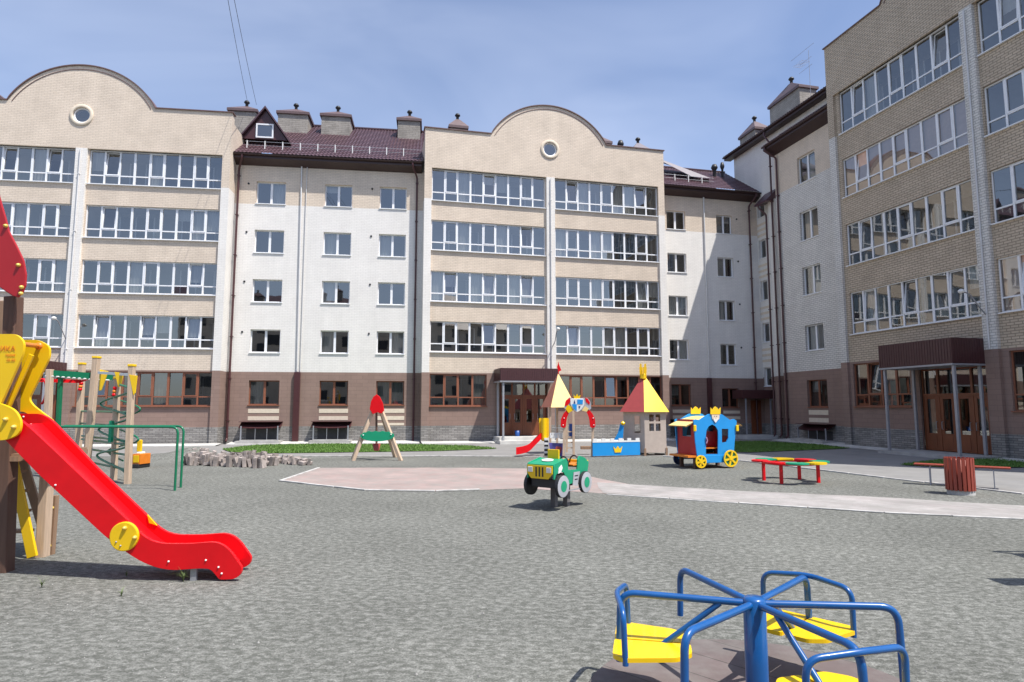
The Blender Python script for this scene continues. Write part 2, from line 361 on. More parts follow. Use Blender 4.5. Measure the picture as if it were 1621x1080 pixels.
# driveway of grey pavers along the buildings, reaching right
sheet('pavement', [(470, 722.5), (860, 723), (1050, 722.5), (1172, 730), (1295, 744.5), (1621, 783), (12.6, 12.0, 0), (30, 8, 0), (30, 45, 0), (-30, 45, 0), (-30, 24.9, 0)], 'pave', .004)
sheet('pink_paving', [(443, 762), (505, 741), (680, 740.5), (862, 742), (945, 757), (1000, 768), (960, 782), (830, 773.5), (690, 778.5), (580, 777)], 'pink', .005, ed=.05)
sheet('path', [(945, 764), (1175, 778), (1400, 788), (1621, 801.5), (16, 11.5, 0), (15, 8.6, 0), (1621, 822), (1400, 812), (1170, 796), (1050, 788), (955, 781)], 'pave2', .009, ed=.04)
def kerb(pts, w=.09, h=.03):
    q = B(); P = [gnd(*p) for p in pts]
    for i in range(len(P) - 1):
        L = (P[i + 1] - P[i]).length; n = max(1, int(L / 1.0))
        for j in range(n):
            a = P[i].lerp(P[i + 1], j / n); c = P[i].lerp(P[i + 1], (j + .985) / n)
            dz = rnd.uniform(-.008, .004)
            q.beam((a.x, a.y, h / 2 + dz), (c.x, c.y, h / 2 + dz), w, h, 0)
    struct(q.obj('kerb', 'kerb', bevel=.006))
kerb([(443, 762), (580, 777), (690, 778.5), (760, 776)]); kerb([(443, 762), (505, 741)])
kerb([(960, 783), (1170, 797), (1400, 812.5), (1621, 822.5)], .08, .022)
kerb([(1050, 723), (1172, 730), (1295, 744.5), (1621, 783)], .09, .035)
kerb([(480, 723), (700, 722.5), (860, 723)], .08, .03)
# lawns
def lawn(pts, n, h=.06):
    P = [gnd(*p) for p in pts]
    o = sheet('lawn', pts, 'grass', .03, 'stuff')
    tri = tessellate_polygon([[Vector((p.x, p.y, 0)) for p in P]]); ar = []
    for t in tri:
        a, c, d = (P[i] for i in t); ar.append(((c - a).cross(d - a)).length / 2)
    q = B(); tot = sum(ar)
    for t, A in zip(tri, ar):
        a, c, d = (P[i] for i in t)
        for _ in range(int(n * A / tot)):
            u, v = rnd.random(), rnd.random()
            if u + v > 1: u, v = 1 - u, 1 - v
            p = a + (c - a) * u + (d - a) * v; an = rnd.uniform(0, 6.28); w = rnd.uniform(.012, .03); hh = rnd.uniform(.4, 1.3) * h
            dx, dy = math.cos(an) * w, math.sin(an) * w
            q.face([(p.x - dx, p.y - dy, .028), (p.x + dx, p.y + dy, .028), (p.x + rnd.uniform(-.04, .04), p.y + rnd.uniform(-.04, .04), .03 + hh)], 1)
    bm = bmesh.new(); bm.from_mesh(o.data); me2 = bpy.data.meshes.new('blades'); me2.from_pydata(q.v, [], q.f); bm.from_mesh(me2)
    bm.faces.ensure_lookup_table()
    nb = len(q.f); nt_ = len(bm.faces)
    for i in range(nt_ - nb, nt_): bm.faces[i].material_index = 1
    bm.to_mesh(o.data); bm.free(); o.data.materials.append(M['blade'])
lawn([(352, 712), (405, 705.5), (520, 703.6), (665, 704.8), (740, 706.5), (788, 711), (700, 714.5), (540, 717), (420, 718.5), (365, 716.5)], 16000)
lawn([(1130, 700.5), (1205, 699.5), (1290, 704.5), (1345, 710.5), (1262, 714), (1190, 717), (1140, 716)], 9000)
lawn([(1425, 737), (1490, 729), (1600, 727), (1621, 728.5), (20.5, 17.5, 0), (15.8, 17.5, 0), (1621, 741), (1520, 742)] if False else [(1425, 737), (1500, 728), (1600, 727.5), (1700, 737), (1700, 748), (1621, 741), (1520, 742)], 8000)

# ------------------------------------------------------------------ buildings
def opening_sheet(b, x0, x1, z0, z1, y, ops, bands, rd=.16, mrev=None):
    """front sheet with openings and reveals; bands = [(ztop, mat index)...] ascending"""
    xs = sorted({x0, x1, *[v for o in ops for v in o[:2] if x0 < v < x1]})
    zs = sorted({z0, z1, *[v for o in ops for v in o[2:4] if z0 < v < z1], *[t for t, _ in bands if z0 < t < z1]})
    def band(z):
        for t, m in bands:
            if z < t: return m
        return bands[-1][1]
    for i in range(len(xs) - 1):
        for j in range(len(zs) - 1):
            cx = (xs[i] + xs[i + 1]) / 2; cz = (zs[j] + zs[j + 1]) / 2
            if any(o[0] < cx < o[1] and o[2] < cz < o[3] for o in ops): continue
            b.face([(xs[i], y, zs[j]), (xs[i + 1], y, zs[j]), (xs[i + 1], y, zs[j + 1]), (xs[i], y, zs[j + 1])], band(cz))
    for o in ops:
        m = band((o[2] + o[3]) / 2)
        a, c, d, e = o[:4]; y2 = y + rd
        b.face([(a, y, d), (a, y, e), (a, y2, e), (a, y2, d)], m); b.face([(c, y, e), (c, y, d), (c, y2, d), (c, y2, e)], m)
        b.face([(a, y, e), (c, y, e), (c, y2, e), (a, y2, e)], m); b.face([(c, y, d), (a, y, d), (a, y2, d), (c, y2, d)], m)
def window(par, x0, x1, z0, z1, y, n, kind='balcony', fm='upvc', gm='glass', deep=1.3, label=None, curt=.25, peach=False, special=None):
    """window > pane, sill, curtain, interior"""
    f = B(); t = .055; yf0, yf1 = y, y + .07
    w = (x1 - x0) / n
    f.box(x0, x0 + t, yf0, yf1, z0, z1); f.box(x1 - t, x1, yf0, yf1, z0, z1)
    f.box(x0 + t, x1 - t, yf0, yf1, z0, z0 + t); f.box(x0 + t, x1 - t, yf0, yf1, z1 - t, z1)
    for i in range(1, n):
        tt = .04 if (i % 3 and n > 3) else .055
        if n == 2: tt = .06
        f.box(x0 + i * w - tt, x0 + i * w + tt, yf0, yf1, z0 + t, z1 - t)
    zt = z0 + (z1 - z0) * .27
    if kind == 'balcony': 
        for i in range(n):
            a = x0 + i * w + (.055 if i else t); c = x0 + (i + 1) * w - (.055 if i < n - 1 else t)
            f.box(a, c, yf0 + .004, yf1 - .004, zt - .03, zt + .03)
    o = f.obj('window', fm, par)
    p = B(); opens = []
    for i in range(n):
        a = x0 + i * w + .03; c = x0 + (i + 1) * w - .03; za = z0 + .03; zb = z1 - .03
        segs = [(za, zb)] if kind != 'balcony' else [(za, zt - .02), (zt + .02, zb)]
        for k, (s0, s1) in enumerate(segs):
            top = (k == len(segs) - 1)
            ax, bx = rnd.gauss(0, .006), rnd.gauss(0, .006)
            tilt = 0
            if top and ((kind == 'balcony' and i % 3 == 1 and rnd.random() < .32) or (kind != 'balcony' and n == 2 and i == 0 and rnd.random() < .18)):
                tilt = rnd.choice((.10, .16)); opens.append((a, c, s0, s1, tilt))
            yy = y + .035
            p.face([(a, yy - ax + 0, s0), (c, yy + ax, s0), (c, yy + ax + bx + tilt, s1), (a, yy - ax + bx + tilt, s1)])
    if kind == 'balcony':
        for i in range(1, n, 3):
            s = B()
            a = x0 + i * w + .04; c = x0 + (i + 1) * w - .04; s0 = zt + .03; s1 = z1 - t
            tl = next((q[4] for q in opens if abs(q[0] - (x0 + i * w + .03)) < .01), 0)
            y0 = y - .012
            for (u0, u1, v0, v1) in ((a, a + .05, s0, s1), (c - .05, c, s0, s1), (a + .05, c - .05, s0, s0 + .05), (a + .05, c - .05, s1 - .05, s1)):
                k0 = (v0 - s0) / (s1 - s0) * tl; k1 = (v1 - s0) / (s1 - s0) * tl
                s.mesh([(u0, y0 + k0, v0), (u1, y0 + k0, v0), (u1, y0 + .05 + k0, v0), (u0, y0 + .05 + k0, v0), (u0, y0 + k1, v1), (u1, y0 + k1, v1), (u1, y0 + .05 + k1, v1), (u0, y0 + .05 + k1, v1)],
                       [(0, 3, 2, 1), (4, 5, 6, 7), (0, 1, 5, 4), (1, 2, 6, 5), (2, 3, 7, 6), (3, 0, 4, 7)])
            s.obj('sash', fm, o)
    p.obj('pane', gm, o, fix=False)
    sl = B(); sl.box(x0 - .03, x1 + .03, y - .19, y + .0, z0 - .045, z0 - .004)
    sl.obj('sill', 'upvc' if fm == 'upvc' else 'woodf', o)
    # the space behind
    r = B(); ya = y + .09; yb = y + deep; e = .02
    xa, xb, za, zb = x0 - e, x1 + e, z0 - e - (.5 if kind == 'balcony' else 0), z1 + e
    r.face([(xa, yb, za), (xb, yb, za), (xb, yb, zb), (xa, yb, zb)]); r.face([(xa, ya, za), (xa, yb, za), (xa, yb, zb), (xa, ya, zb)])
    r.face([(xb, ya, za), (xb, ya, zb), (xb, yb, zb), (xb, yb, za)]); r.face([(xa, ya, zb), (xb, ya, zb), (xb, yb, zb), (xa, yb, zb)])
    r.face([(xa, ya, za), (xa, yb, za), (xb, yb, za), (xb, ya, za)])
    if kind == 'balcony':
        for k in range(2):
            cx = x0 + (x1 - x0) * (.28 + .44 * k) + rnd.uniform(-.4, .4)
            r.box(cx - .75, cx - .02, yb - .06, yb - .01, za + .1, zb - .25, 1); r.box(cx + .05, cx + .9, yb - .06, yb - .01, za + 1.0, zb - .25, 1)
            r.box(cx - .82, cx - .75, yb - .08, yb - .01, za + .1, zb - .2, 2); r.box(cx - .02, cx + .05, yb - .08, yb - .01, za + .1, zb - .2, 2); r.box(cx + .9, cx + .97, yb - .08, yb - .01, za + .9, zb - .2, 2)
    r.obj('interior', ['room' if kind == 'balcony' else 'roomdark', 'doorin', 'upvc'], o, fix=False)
    c = B(); any_ = False
    for i in range(n):
        if peach or rnd.random() < curt:
            a = x0 + i * w + .02; d = a + w - .04; lo = z0 if (peach or rnd.random() < .6) else z0 + (z1 - z0) * rnd.uniform(.3, .7)
            N = 8; yy = y + (.12 if peach else .2); pts = []
            for k in range(N + 1):
                u = a + (d - a) * k / N; pts.append((u, yy + (0 if peach else (.03 if k % 2 else 0))))
            for k in range(N): c.face([(pts[k][0], pts[k][1], lo), (pts[k + 1][0], pts[k + 1][1], lo), (pts[k + 1][0], pts[k + 1][1], z1), (pts[k][0], pts[k][1], z1)], 0)
            any_ = True
    if any_: c.obj('curtain', special or ('peach' if peach else rnd.choice(('curtain', 'curtain', 'blind'))), o, fix=False)
    return o
def coping(b, pts, y0, y1, t, m=0):
    """metal strip following a skyline of (x,z) points"""
    P = [Vector((x, 0, z)) for x, z in pts]; n = len(P); up = []
    for i in range(n):
        d = (P[min(i + 1, n - 1)] - P[max(i - 1, 0)]).normalized(); nn = Vector((-d.z, 0, d.x))
        up.append(P[i] + nn * t)
    for i in range(n - 1):
        a, c, d, e = P[i], P[i + 1], up[i + 1], up[i]
        v = [(q.x, yy, q.z) for yy in (y0, y1) for q in (a, c, d, e)]
        b.mesh(v, [(0, 1, 2, 3), (7, 6, 5, 4), (0, 4, 5, 1), (2, 6, 7, 3), (1, 5, 6, 2), (3, 7, 4, 0)], m)
def block(name_label, loc, rot, W, rows, bays, zb, zp, ztop, arch, gops, tan_top, pil, depth=12.0, curt=.34, peach_rows=(), bm=('tan', 'white')):
    T = thing('apartment_building', name_label, 'building', loc, rot, None)
    zt = rows[0][1]; yr = .12
    ops = [(x0, x1, a, c) for a, c in rows for x0, x1 in bays] + [g[:4] for g in gops]
    w = B(); opening_sheet(w, pil[0], W - pil[0], 0, zt, yr, ops, [(zp, 3), (zb, 2), (99, 0)], .1)
    # corner and middle pilasters, sides, gable
    cx, hw, rise = arch; Rr = (hw * hw + rise * rise) / (2 * rise); a = math.degrees(math.asin(hw / Rr))
    for x0, x1 in ((0, pil[0]), (W - pil[0], W)):
        for z0, z1, m in ((0, zp, 3), (zp, zb, 2), (zb, tan_top, 1), (tan_top, zt, 0)): w.box(x0, x1, 0, .5, z0, z1, m)
    x0, x1 = pil[1]
    for z0, z1, m in ((0, zp, 3), (zp, zb, 2), (zb, zt, 1)): w.box(x0, x1, -.03, .5, z0, z1, m)
    for xx in (0, W):
        for z0, z1, m in ((0, zp, 3), (zp, zb, 2), (zb, tan_top, 1), (tan_top, zt, 0)):
            w.face([(xx, .5, z0), (xx, depth, z0), (xx, depth, z1), (xx, .5, z1)], m)
        w.face([(xx, .4, zt), (xx, depth, zt), (xx, depth, ztop - .45), (xx, .4, ztop - .45)], 0)
    w.face([(0, depth, 0), (W, depth, 0), (W, depth, ztop - .45), (0, depth, ztop - .45)], 0)
    sky_line = [(0, ztop), (cx - hw, ztop)] + arc(cx, ztop + rise - Rr, Rr, 90 + a, 90 - a, 36)[1:-1] + [(cx + hw, ztop), (W, ztop)]
    wz = ztop - .58; hr = .42
    w.prism([(0, zt), (W, zt)] + sky_line[::-1], 0, .4, 0, hole=arc(cx, wz, hr, 0, 360, 32)[:-1])
    w.obj('wall', [*bm, 'brown', 'plinth'], T)
    rf = B(); rf.face([(.05, .3, ztop - .5), (W - .05, .3, ztop - .5), (W - .05, depth - .05, ztop - .5), (.05, depth - .05, ztop - .5)]); rf.obj('roof', 'roof', T, fix=False)
    c = B(); coping(c, [(-.06, ztop)] + sky_line[1:-1] + [(W + .06, ztop)], -.07, .46, .05); c.obj('coping', 'coping', T)
    c = B(); l2 = arc(cx, ztop + rise - Rr, Rr - .22, 90 + a * .985, 90 - a * .985, 36); coping(c, l2, -.025, .0, .03); c.obj('moulding', 'coping', T)
    rw = B(); N = 36
    pr = [(hr, .12), (hr, -.05), (hr + .02, -.06), (hr + .13, -.06), (hr + .15, -.04), (hr + .15, .0)]
    rw.lathe([(r_, y_) for r_, y_ in pr], N, 0, (cx, 0, wz), True, 'y'); rw.f = [f for f in rw.f if len(f) == 4]; rw.m = rw.m[:len(rw.f)]; rw.sm = rw.sm[:len(rw.f)]
    o = rw.obj('round_window', 'cream', T)
    q = B(); q.lathe([(hr - .075, .10), (hr - .075, .05), (hr + .005, .05), (hr + .005, .1)], N, 0, (cx, 0, wz), True, 'y'); q.f = [f for f in q.f if len(f) == 4]; q.m = q.m[:len(q.f)]; q.sm = q.sm[:len(q.f)]; q.obj('frame', 'upvc', o)
    q = B(); q.face([(cx + (hr) * math.cos(2 * math.pi * j / N), .085, wz + (hr) * math.sin(2 * math.pi * j / N)) for j in range(N)]); q.obj('pane', 'glass', o, fix=False)
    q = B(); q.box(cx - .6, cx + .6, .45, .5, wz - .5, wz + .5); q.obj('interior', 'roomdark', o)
    for ri, (a_, c_) in enumerate(rows):
        for bi, (x0, x1) in enumerate(bays):
            pe = (ri, bi) in peach_rows
            window(T, x0, x1, a_, c_, yr + .09, 9, curt=curt, peach=pe, special=('pinkcl' if (ri, bi) == (2, 0) and peach_rows else None))
    for g in gops:
        if len(g) > 4: window(T, g[0], g[1], g[2], g[3], yr + .09, g[4], 'balcony', 'woodf', 'glassd', 2.2, curt=.12)
    # thin recessed string under each window row
    # white downpipe on the middle pilaster
    q = B(); xm = (pil[1][0] + pil[1][1]) / 2; q.tube([(xm - .02, -.075, zb - .0), (xm - .02, -.075, zt - .1)], .035, 8); 
    for z in (zb + 1, zb + 4, zb + 7, zb + 10): q.box(xm - .07, xm + .03, -.12, -.025, z, z + .04)
    q.obj('downpipe', 'wpipe', T)
    return T
def wall_lamp(T, x, z, y=-.03):
    q = B(); q.tube(smooth_path([(x, y, z), (x + .05, y - .35, z + .25), (x + .02, y - .75, z + .75), (x, y - 1.0, z + .85)]), .025, 8)
    q.lathe([(.02, -.06), (.10, -.03), (.12, .05), (.05, .1)], 12, 1, (x, y - 1.12, z + .86)); q.obj('street_lamp_arm', ['steel', 'wht'], T)
def canopy_porch(T, x0, x1, zc0, zc1, d, posts, y0=0.1):
    q = B(); q.box(x0, x1, -d, y0 - .005, zc0, zc1); n = int((x1 - x0) / .12)
    for i in range(n): q.box(x0 + (i + .15) * (x1 - x0) / n, x0 + (i + .6) * (x1 - x0) / n, -d - .015, -d, zc0 + .03, zc1 - .03)
    nn = int(d / .12)
    for i in range(nn):
        q.box(x0 - .015, x0, -d + (i + .15) * .12, -d + (i + .6) * .12, zc0 + .03, zc1 - .03); q.box(x1, x1 + .015, -d + (i + .15) * .12, -d + (i + .6) * .12, zc0 + .03, zc1 - .03)
    c = q.obj('canopy', 'canopy', T)
    q = B(); q.box(x0 - .02, x1 + .02, -d - .03, y0 - .01, zc0 - .07, zc0 - .004); q.obj('trim', 'steel', c)
    for (px, py) in posts:
        q = B(); q.box(px - .05, px + .05, py - .05, py + .05, .0, zc0 - .07); q.box(px - .1, px + .1, py - .1, py + .1, 0.0, .13); q.obj('post', 'steel', c, bevel=.006)
def entrance(T, x0, x1, z0, z1, y, nleaf):
    """glazed timber entrance screen with doors and transom"""
    w = (x1 - x0) / nleaf; zd = z0 + (z1 - z0) * .68
    f = B(); t = .07
    f.box(x0, x1, y, y + .09, z1 - t, z1); f.box(x0, x1, y, y + .09, zd - .05, zd + .05)
    for i in range(nleaf + 1): 
        xx = x0 + i * w; f.box(max(x0, xx - t / 2 - .01), min(x1, xx + t / 2 + .01), y + .005, y + .085, z0, z1 - t)
    o = f.obj('entrance', 'wooddoor', T)
    g = B(); g.face([(x0 + .02, y + .05, zd), (x1 - .02, y + .05, zd), (x1 - .02, y + .05, z1), (x0 + .02, y + .05, z1)]); g.obj('transom_pane', 'glassd', o, fix=False)
    for i in range(nleaf):
        a = x0 + i * w + .05; c = a + w - .10; zk = z0 + .72
        q = B(); q.box(a, c, y + .02, y + .07, z0 + .01, zk); q.box(a, a + .13, y + .02, y + .07, zk, zd - .05); q.box(c - .13, c, y + .02, y + .07, zk, zd - .05); q.box(a + .13, c - .13, y + .02, y + .07, zd - .17, zd - .05)
        q.box(a + .15, c - .15, y + .005, y + .02, z0 + .12, zk - .12)
        dd = q.obj('door', 'wooddoor', o, bevel=.006)
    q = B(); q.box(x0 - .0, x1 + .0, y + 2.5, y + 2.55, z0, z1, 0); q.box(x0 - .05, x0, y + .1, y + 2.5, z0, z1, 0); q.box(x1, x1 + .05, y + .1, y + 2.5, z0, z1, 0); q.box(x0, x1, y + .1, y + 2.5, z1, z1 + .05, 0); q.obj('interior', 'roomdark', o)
    g = B(); 
    for i in range(nleaf):
        a = x0 + i * w + .05 + .12; c = x0 + (i + 1) * w - .05 - .12; g.face([(a, y + .045, z0 + .7), (c, y + .045, z0 + .7), (c, y + .045, zd - .15), (a, y + .045, zd - .15)])
    g.obj('door_pane', 'glassd', o, fix=False)
    q = B()
    for i in range(nleaf):
        xx = x0 + (i + 1) * w - .13 if i % 2 == 0 else x0 + i * w + .13
        q.tube(bend([(xx, y + .02, z0 + .9), (xx, y - .05, z0 + .9), (xx, y - .05, z0 + 1.2), (xx, y + .02, z0 + 1.2)], .02), .012, 8)
    q.obj('handle', 'steel', o)
def cowl(b, c, h, r=.13, m=1):
    b.lathe([(r * .75, 0), (r * .75, h * .55), (r * 1.0, h * .6), (r * 1.45, h * .72), (r * 1.45, h * .8), (r * .9, h), (.001, h * 1.03)], 14, m, c)
def chimney(T, x0, x1, y0, y1, z0, z1, ridge=.55, cw=.35, pm='cap'):
    q = B(); q.box(x0, x1, y0, y1, z0, z1); o = q.obj('chimney', 'chim', T)
    q = B(); e = .10; cx, cy = (x0 + x1) / 2, (y0 + y1) / 2
    q.box(x0 - e, x1 + e, y0 - e, y1 + e, z1, z1 + .16)
    a = [(x0 - e, y0 - e, z1 + .16), (x1 + e, y0 - e, z1 + .16), (x1 + e, y1 + e, z1 + .16), (x0 - e, y1 + e, z1 + .16)]
    t = [(cx - .12, cy - .12, z1 + .16 + ridge), (cx + .12, cy - .12, z1 + .16 + ridge), (cx + .12, cy + .12, z1 + .16 + ridge), (cx - .12, cy + .12, z1 + .16 + ridge)]
    for i in range(4): q.face([a[i], a[(i + 1) % 4], t[(i + 1) % 4], t[i]])
    q.face(t); q.obj('cap', pm, o)
    q = B(); cowl(q, (cx, cy, z1 + .1 + ridge), cw + .12, .12, 0); q.obj('cowl', 'black', o)
def tiled_roof(T, x0, x1, ye, ze, yr, zr, name='roof'):
    q = B(); n = int((x1 - x0) / .05); rowz = 9
    L = yr - ye; th = math.atan2(zr - ze, L)
    ny, nz_ = -math.sin(th), math.cos(th); vs = []; fs = []; R2 = []
    nr = int(math.hypot(L, zr - ze) / .38)
    for j in range(nr):
        for e in (0, 1):
            t = (j + e * .995) / nr; lift = .025 * (1 - e)
            R2.append((t, lift))
    for t, lift in R2:
        for i in range(n + 1):
            x = x0 + (x1 - x0) * i / n; hgt = lift + .018 * math.sin(2 * math.pi * x / .2)
            vs.append((x, ye + L * t + ny * hgt, ze + (zr - ze) * t + nz_ * hgt))
    for j in range(len(R2) - 1):
        for i in range(n): fs.append((j * (n + 1) + i, j * (n + 1) + i + 1, (j + 1) * (n + 1) + i + 1, (j + 1) * (n + 1) + i))
    q.mesh(vs, fs, 0, False)
    q.face([(x0, yr, zr), (x1, yr, zr), (x1, yr + L, ze), (x0, yr + L, ze)], 0)
    q.box(x0, x1, yr - .12, yr + .12, zr - .02, zr + .06)
    return q.obj(name, 'roof', T)
def snow_guard(T, x0, x1, y, z, sp=.95):
    q = B()
    for h in (.16, .38): q.tube([(x0, y + .02, z + h), (x1, y + .02, z + h)], .012, 6)
    n = int((x1 - x0) / sp)
    for i in range(n + 1):
        x = x0 + .1 + i * sp
        if x < x1: q.box(x - .022, x + .022, y - .02, y + .02, z - .1, z + .42, 1); q.beam((x, y + .02, z + .38), (x, y + .35, z + .15), .03, .02, 1)
    q.obj('snow_guard', ['steel', 'wht'], T)
def eave(T, x0, x1, zi, zo, ov, name='eaves'):
    q = B(); q.prism([(0, 0), (1, 0), (1, 1)], 0, 1); q = B()
    # soffit, fascia
    v = [(x0, 0, zi), (x1, 0, zi), (x1, -ov, zo - .22), (x0, -ov, zo - .22), (x0, 0, zo + .25), (x1, 0, zo + .25), (x1, -ov, zo), (x0, -ov, zo)]
    q.mesh(v, [(0, 1, 2, 3), (3, 2, 6, 7), (7, 6, 5, 4), (0, 3, 7, 4), (1, 5, 6, 2)], 0)
    o = q.obj(name, 'soffit', T)
    g = B(); n = 10; path = []
    for xx in (x0, x1):
        path.append([(xx, -ov - .075 + .075 * math.cos(math.pi * (1 + j / n)), zo - .02 + .075 * math.sin(math.pi * (1 + j / n))) for j in range(n + 1)])
    for j in range(n): g.face([path[0][j], path[1][j], path[1][j + 1], path[0][j + 1]], 0, True)
    g.obj('gutter', 'soffit', o, fix=False)
def downpipe(T, x, y, ztop, ov, side=1, z0=.15, name='downpipe', r=.055, m='pipe'):
    q = B(); q.tube(bend([(x + .25 * side, -ov - .07, ztop), (x + .25 * side, -ov - .07, ztop - .25), (x, y, ztop - .75), (x, y, z0 + .12), (x, y - .15, z0)], .12), r, 10)
    z = 1.2
    while z < ztop - 1: q.box(x - .075, x + .075, y - .075, y + .1, z, z + .045); z += 2.2
    q.obj(name, m, T)
def vents(T, pts):
    q = B()
    for x, z in pts: q.disc((x, -.012, z), .055, .04, 'y', 12)
    if pts: q.obj('vent', 'black', T)
def stripes(T, x0, x1, zs, y=0):
    q = B()
    for z0, z1 in zs: q.box(x0, x1, y - .012, y + .0, z0, z1)
    q.obj('cream_band', 'cream', T)
def basement_awning(T, x0, x1, z1=1.14, d=.55):
    q = B(); n = 10
    xs = [x0 + (x1 - x0) * i / n for i in range(n + 1)]
    for i in range(n):
        a, c = xs[i], xs[i + 1]
        q.face([(a, -.01, z1), (c, -.01, z1), (c, -d, z1 - .26 - .05 * math.sin(math.pi * (i + 1) / n)), (a, -d, z1 - .26 - .05 * math.sin(math.pi * i / n))])
        q.face([(a, -.01, z1 - .03), (c, -.01, z1 - .03), (c, -d, z1 - .29 - .05 * math.sin(math.pi * (i + 1) / n)), (a, -d, z1 - .29 - .05 * math.sin(math.pi * i / n))])
    q.box(x0, x1, -d - .02, -.002, z1, z1 + .03); aw = q.obj('basement_awning', 'canopy', T, fix=False)
    q = B(); q.box(x0 + .1, x0 + .16, -d, -d + .05, 0, z1 - .2); q.box(x1 - .16, x1 - .1, -d, -d + .05, 0, z1 - .2)
    for k in (.4, .68): xx = x0 + (x1 - x0) * k; q.tube([(xx, -d + .02, 0), (xx, -d + .02, z1 - .3)], .015, 6)
    q.obj('post', 'steel', aw)
    q = B(); q.box(x0 + .25, x1 - .25, -.004, .0, .12, z1 - .35); q.obj('basement_window', 'doorin', aw)
    q = B(); q.box(x0 - .05, x1 + .05, -d - .35, -.005, 0, .18); q.box(x0 + .15, x1 - .15, -d - .28, -d - .1, .18, .24); q.obj('light_well', 'concrete', aw)

ROWS = [(13.36, 15.18), (10.54, 12.24), (7.68, 9.38), (4.90, 6.58)]
# centre block
LC = Vector((-4.842, 33.72, 0)); XC = Vector((math.cos(R(13.1)), math.sin(R(13.1)), 0)); NC = Vector((-XC.y, XC.x, 0))
TC = block('pale gabled apartment block with round attic window, directly behind the castle play set', LC, 13.1, 14.45, ROWS,
           [(.42, 6.98), (7.56, 14.05)], 3.77, .92, 17.45, (7.25, 3.5, 2.05), [(.44, 3.57, 1.97, 3.70, 4), (7.72, 14.05, 1.97, 3.70, 9), (4.30, 7.02, .34, 3.62)], 13.4, (.40, (7.02, 7.52)))
canopy_porch(TC, 3.97, 7.18, 3.30, 3.97, 1.6, [(4.15, -1.5), (7.05, -1.5), (4.15, -.08)])
entrance(TC, 4.36, 7.0, .34, 3.56, .2, 4)
q = B(); q.box(3.9, 7.3, -1.9, .1, 0, .17); q.box(3.95, 7.25, -1.5, .1, .17, .34); q.obj('step', 'apron', TC)
wall_lamp(TC, 7.3, 5.3)
chimney(TC, 1.85, 2.9, 3.6, 4.6, 16.9, 19.25, .6); chimney(TC, 10.9, 12.6, 3.8, 5.0, 16.9, 19.3, .6); chimney(TC, 14.0, 15.2, 3.3, 4.5, 16.9, 18.75, .65, pm='lead')
q = B(); cowl(q, (13.3, 3.8, 18.6), 1.0, .15, 0); q.box(13.1, 13.5, 3.6, 4.0, 16.9, 18.7); q.obj('vent_pipe', 'black', TC)

# left block
LL = Vector((-14.495, 32.175, 0)); XL = Vector((math.cos(R(7.5)), math.sin(R(7.5)), 0)); NL = Vector((-XL.y, XL.x, 0))
LLo = LL - XL * 14.8
TL = block('pale gabled apartment block on the left with large arched parapet above the slide', LLo, 7.5, 14.8 - .42, ROWS,
           [(.5, 6.78), (7.42, 13.98)], 3.77, .9, 17.52, (6.97, 3.55, 2.1), [(7.5, 13.98, 1.97, 3.70, 9)], 13.4, (.40, (6.82, 7.36)))
canopy_porch(TL, 3.6, 7.15, 3.55, 4.1, 1.5, [(6.95, -1.4), (3.8, -1.4)])
entrance(TL, 4.0, 6.7, .3, 3.5, .05, 4)
wall_lamp(TL, 7.0, 5.3)
chimney(TL, -.6, .9, 3.2, 4.6, 16.9, 19.05, .6)

# wing between left and centre
WL = Vector((-14.626, 33.166, 0))
TW = thing('apartment_building', 'white apartment wing with dark metal roof and dormer, between the two left gabled blocks', 'building', WL, 7.5)
gx = [(.70, 2.24), (4.32, 5.80), (7.30, 8.78)]
rws = [(12.95, 14.18), (10.22, 11.48), (7.52, 8.76), (4.80, 6.04)]
ops = [(a, c, z0, z1) for a, c in gx for z0, z1 in rws] + [(a + .03, c + .05, 2.03, 3.32) for a, c in gx]
w = B(); opening_sheet(w, -.42, 9.75, 0, 15.1, 0, ops, [(.9, 3), (3.77, 2), (12.9, 1), (99, 0)], .2)
w.face([(-.42, 12, 0), (9.75, 12, 0), (9.75, 12, 15), (-.42, 12, 15)], 1); w.obj('wall', ['tan', 'white', 'brown', 'plinth'], TW)
for (a, c, z0, z1) in ops:
    br = z0 < 4
    window(TW, a, c, z0, z1, .14, 2, 'plain', 'woodf' if br else 'upvc', 'glassd' if br else 'glass', 2.6, curt=.35)
eave(TW, -.42, 9.6, 15.05, 15.52, .5)
tiled_roof(TW, -.6, 9.9, -.56, 15.56, 6.3, 20.3)
snow_guard(TW, -.1, 9.5, .35, 16.2)
for a, c in ((-2.3, -.68), (.62, 2.42), (3.25, 5.0), (7.98, 9.38)): chimney(TW, a, c, 4.3, 5.9, 18.0, 20.1, .5)
# dormer
q = B(); q.prism([(-.45, 16.95), (2.0, 16.95), (.78, 18.65)], .9, 1.0); d = q.obj('dormer', 'canopy', TW)
q = B()
for sx, xe in ((-1, -.62), (1, 2.18)):
    for (xa, za, xb, zb) in ((.78, 18.86, xe, 16.9),):
        v = [(xa, .7, za), (xb, .7, zb), (xb, .7, zb - .12), (xa, .7, za - .14), (xa, 4.6, za), (xb, 1.4, zb), (xb, 1.4, zb - .12), (xa, 4.6, za - .14)]
        q.mesh(v, [(0, 1, 2, 3), (0, 4, 5, 1), (1, 5, 6, 2), (3, 2, 6, 7)])
q.obj('roof', 'roof', d, fix=False)
q = B(); q.box(.30, .38, .84, .9, 17.02, 17.85); q.box(1.17, 1.25, .84, .9, 17.02, 17.85); q.box(.38, 1.17, .84, .9, 17.02, 17.1); q.box(.38, 1.17, .84, .9, 17.77, 17.85); fo = q.obj('dormer_window', 'upvc', d)
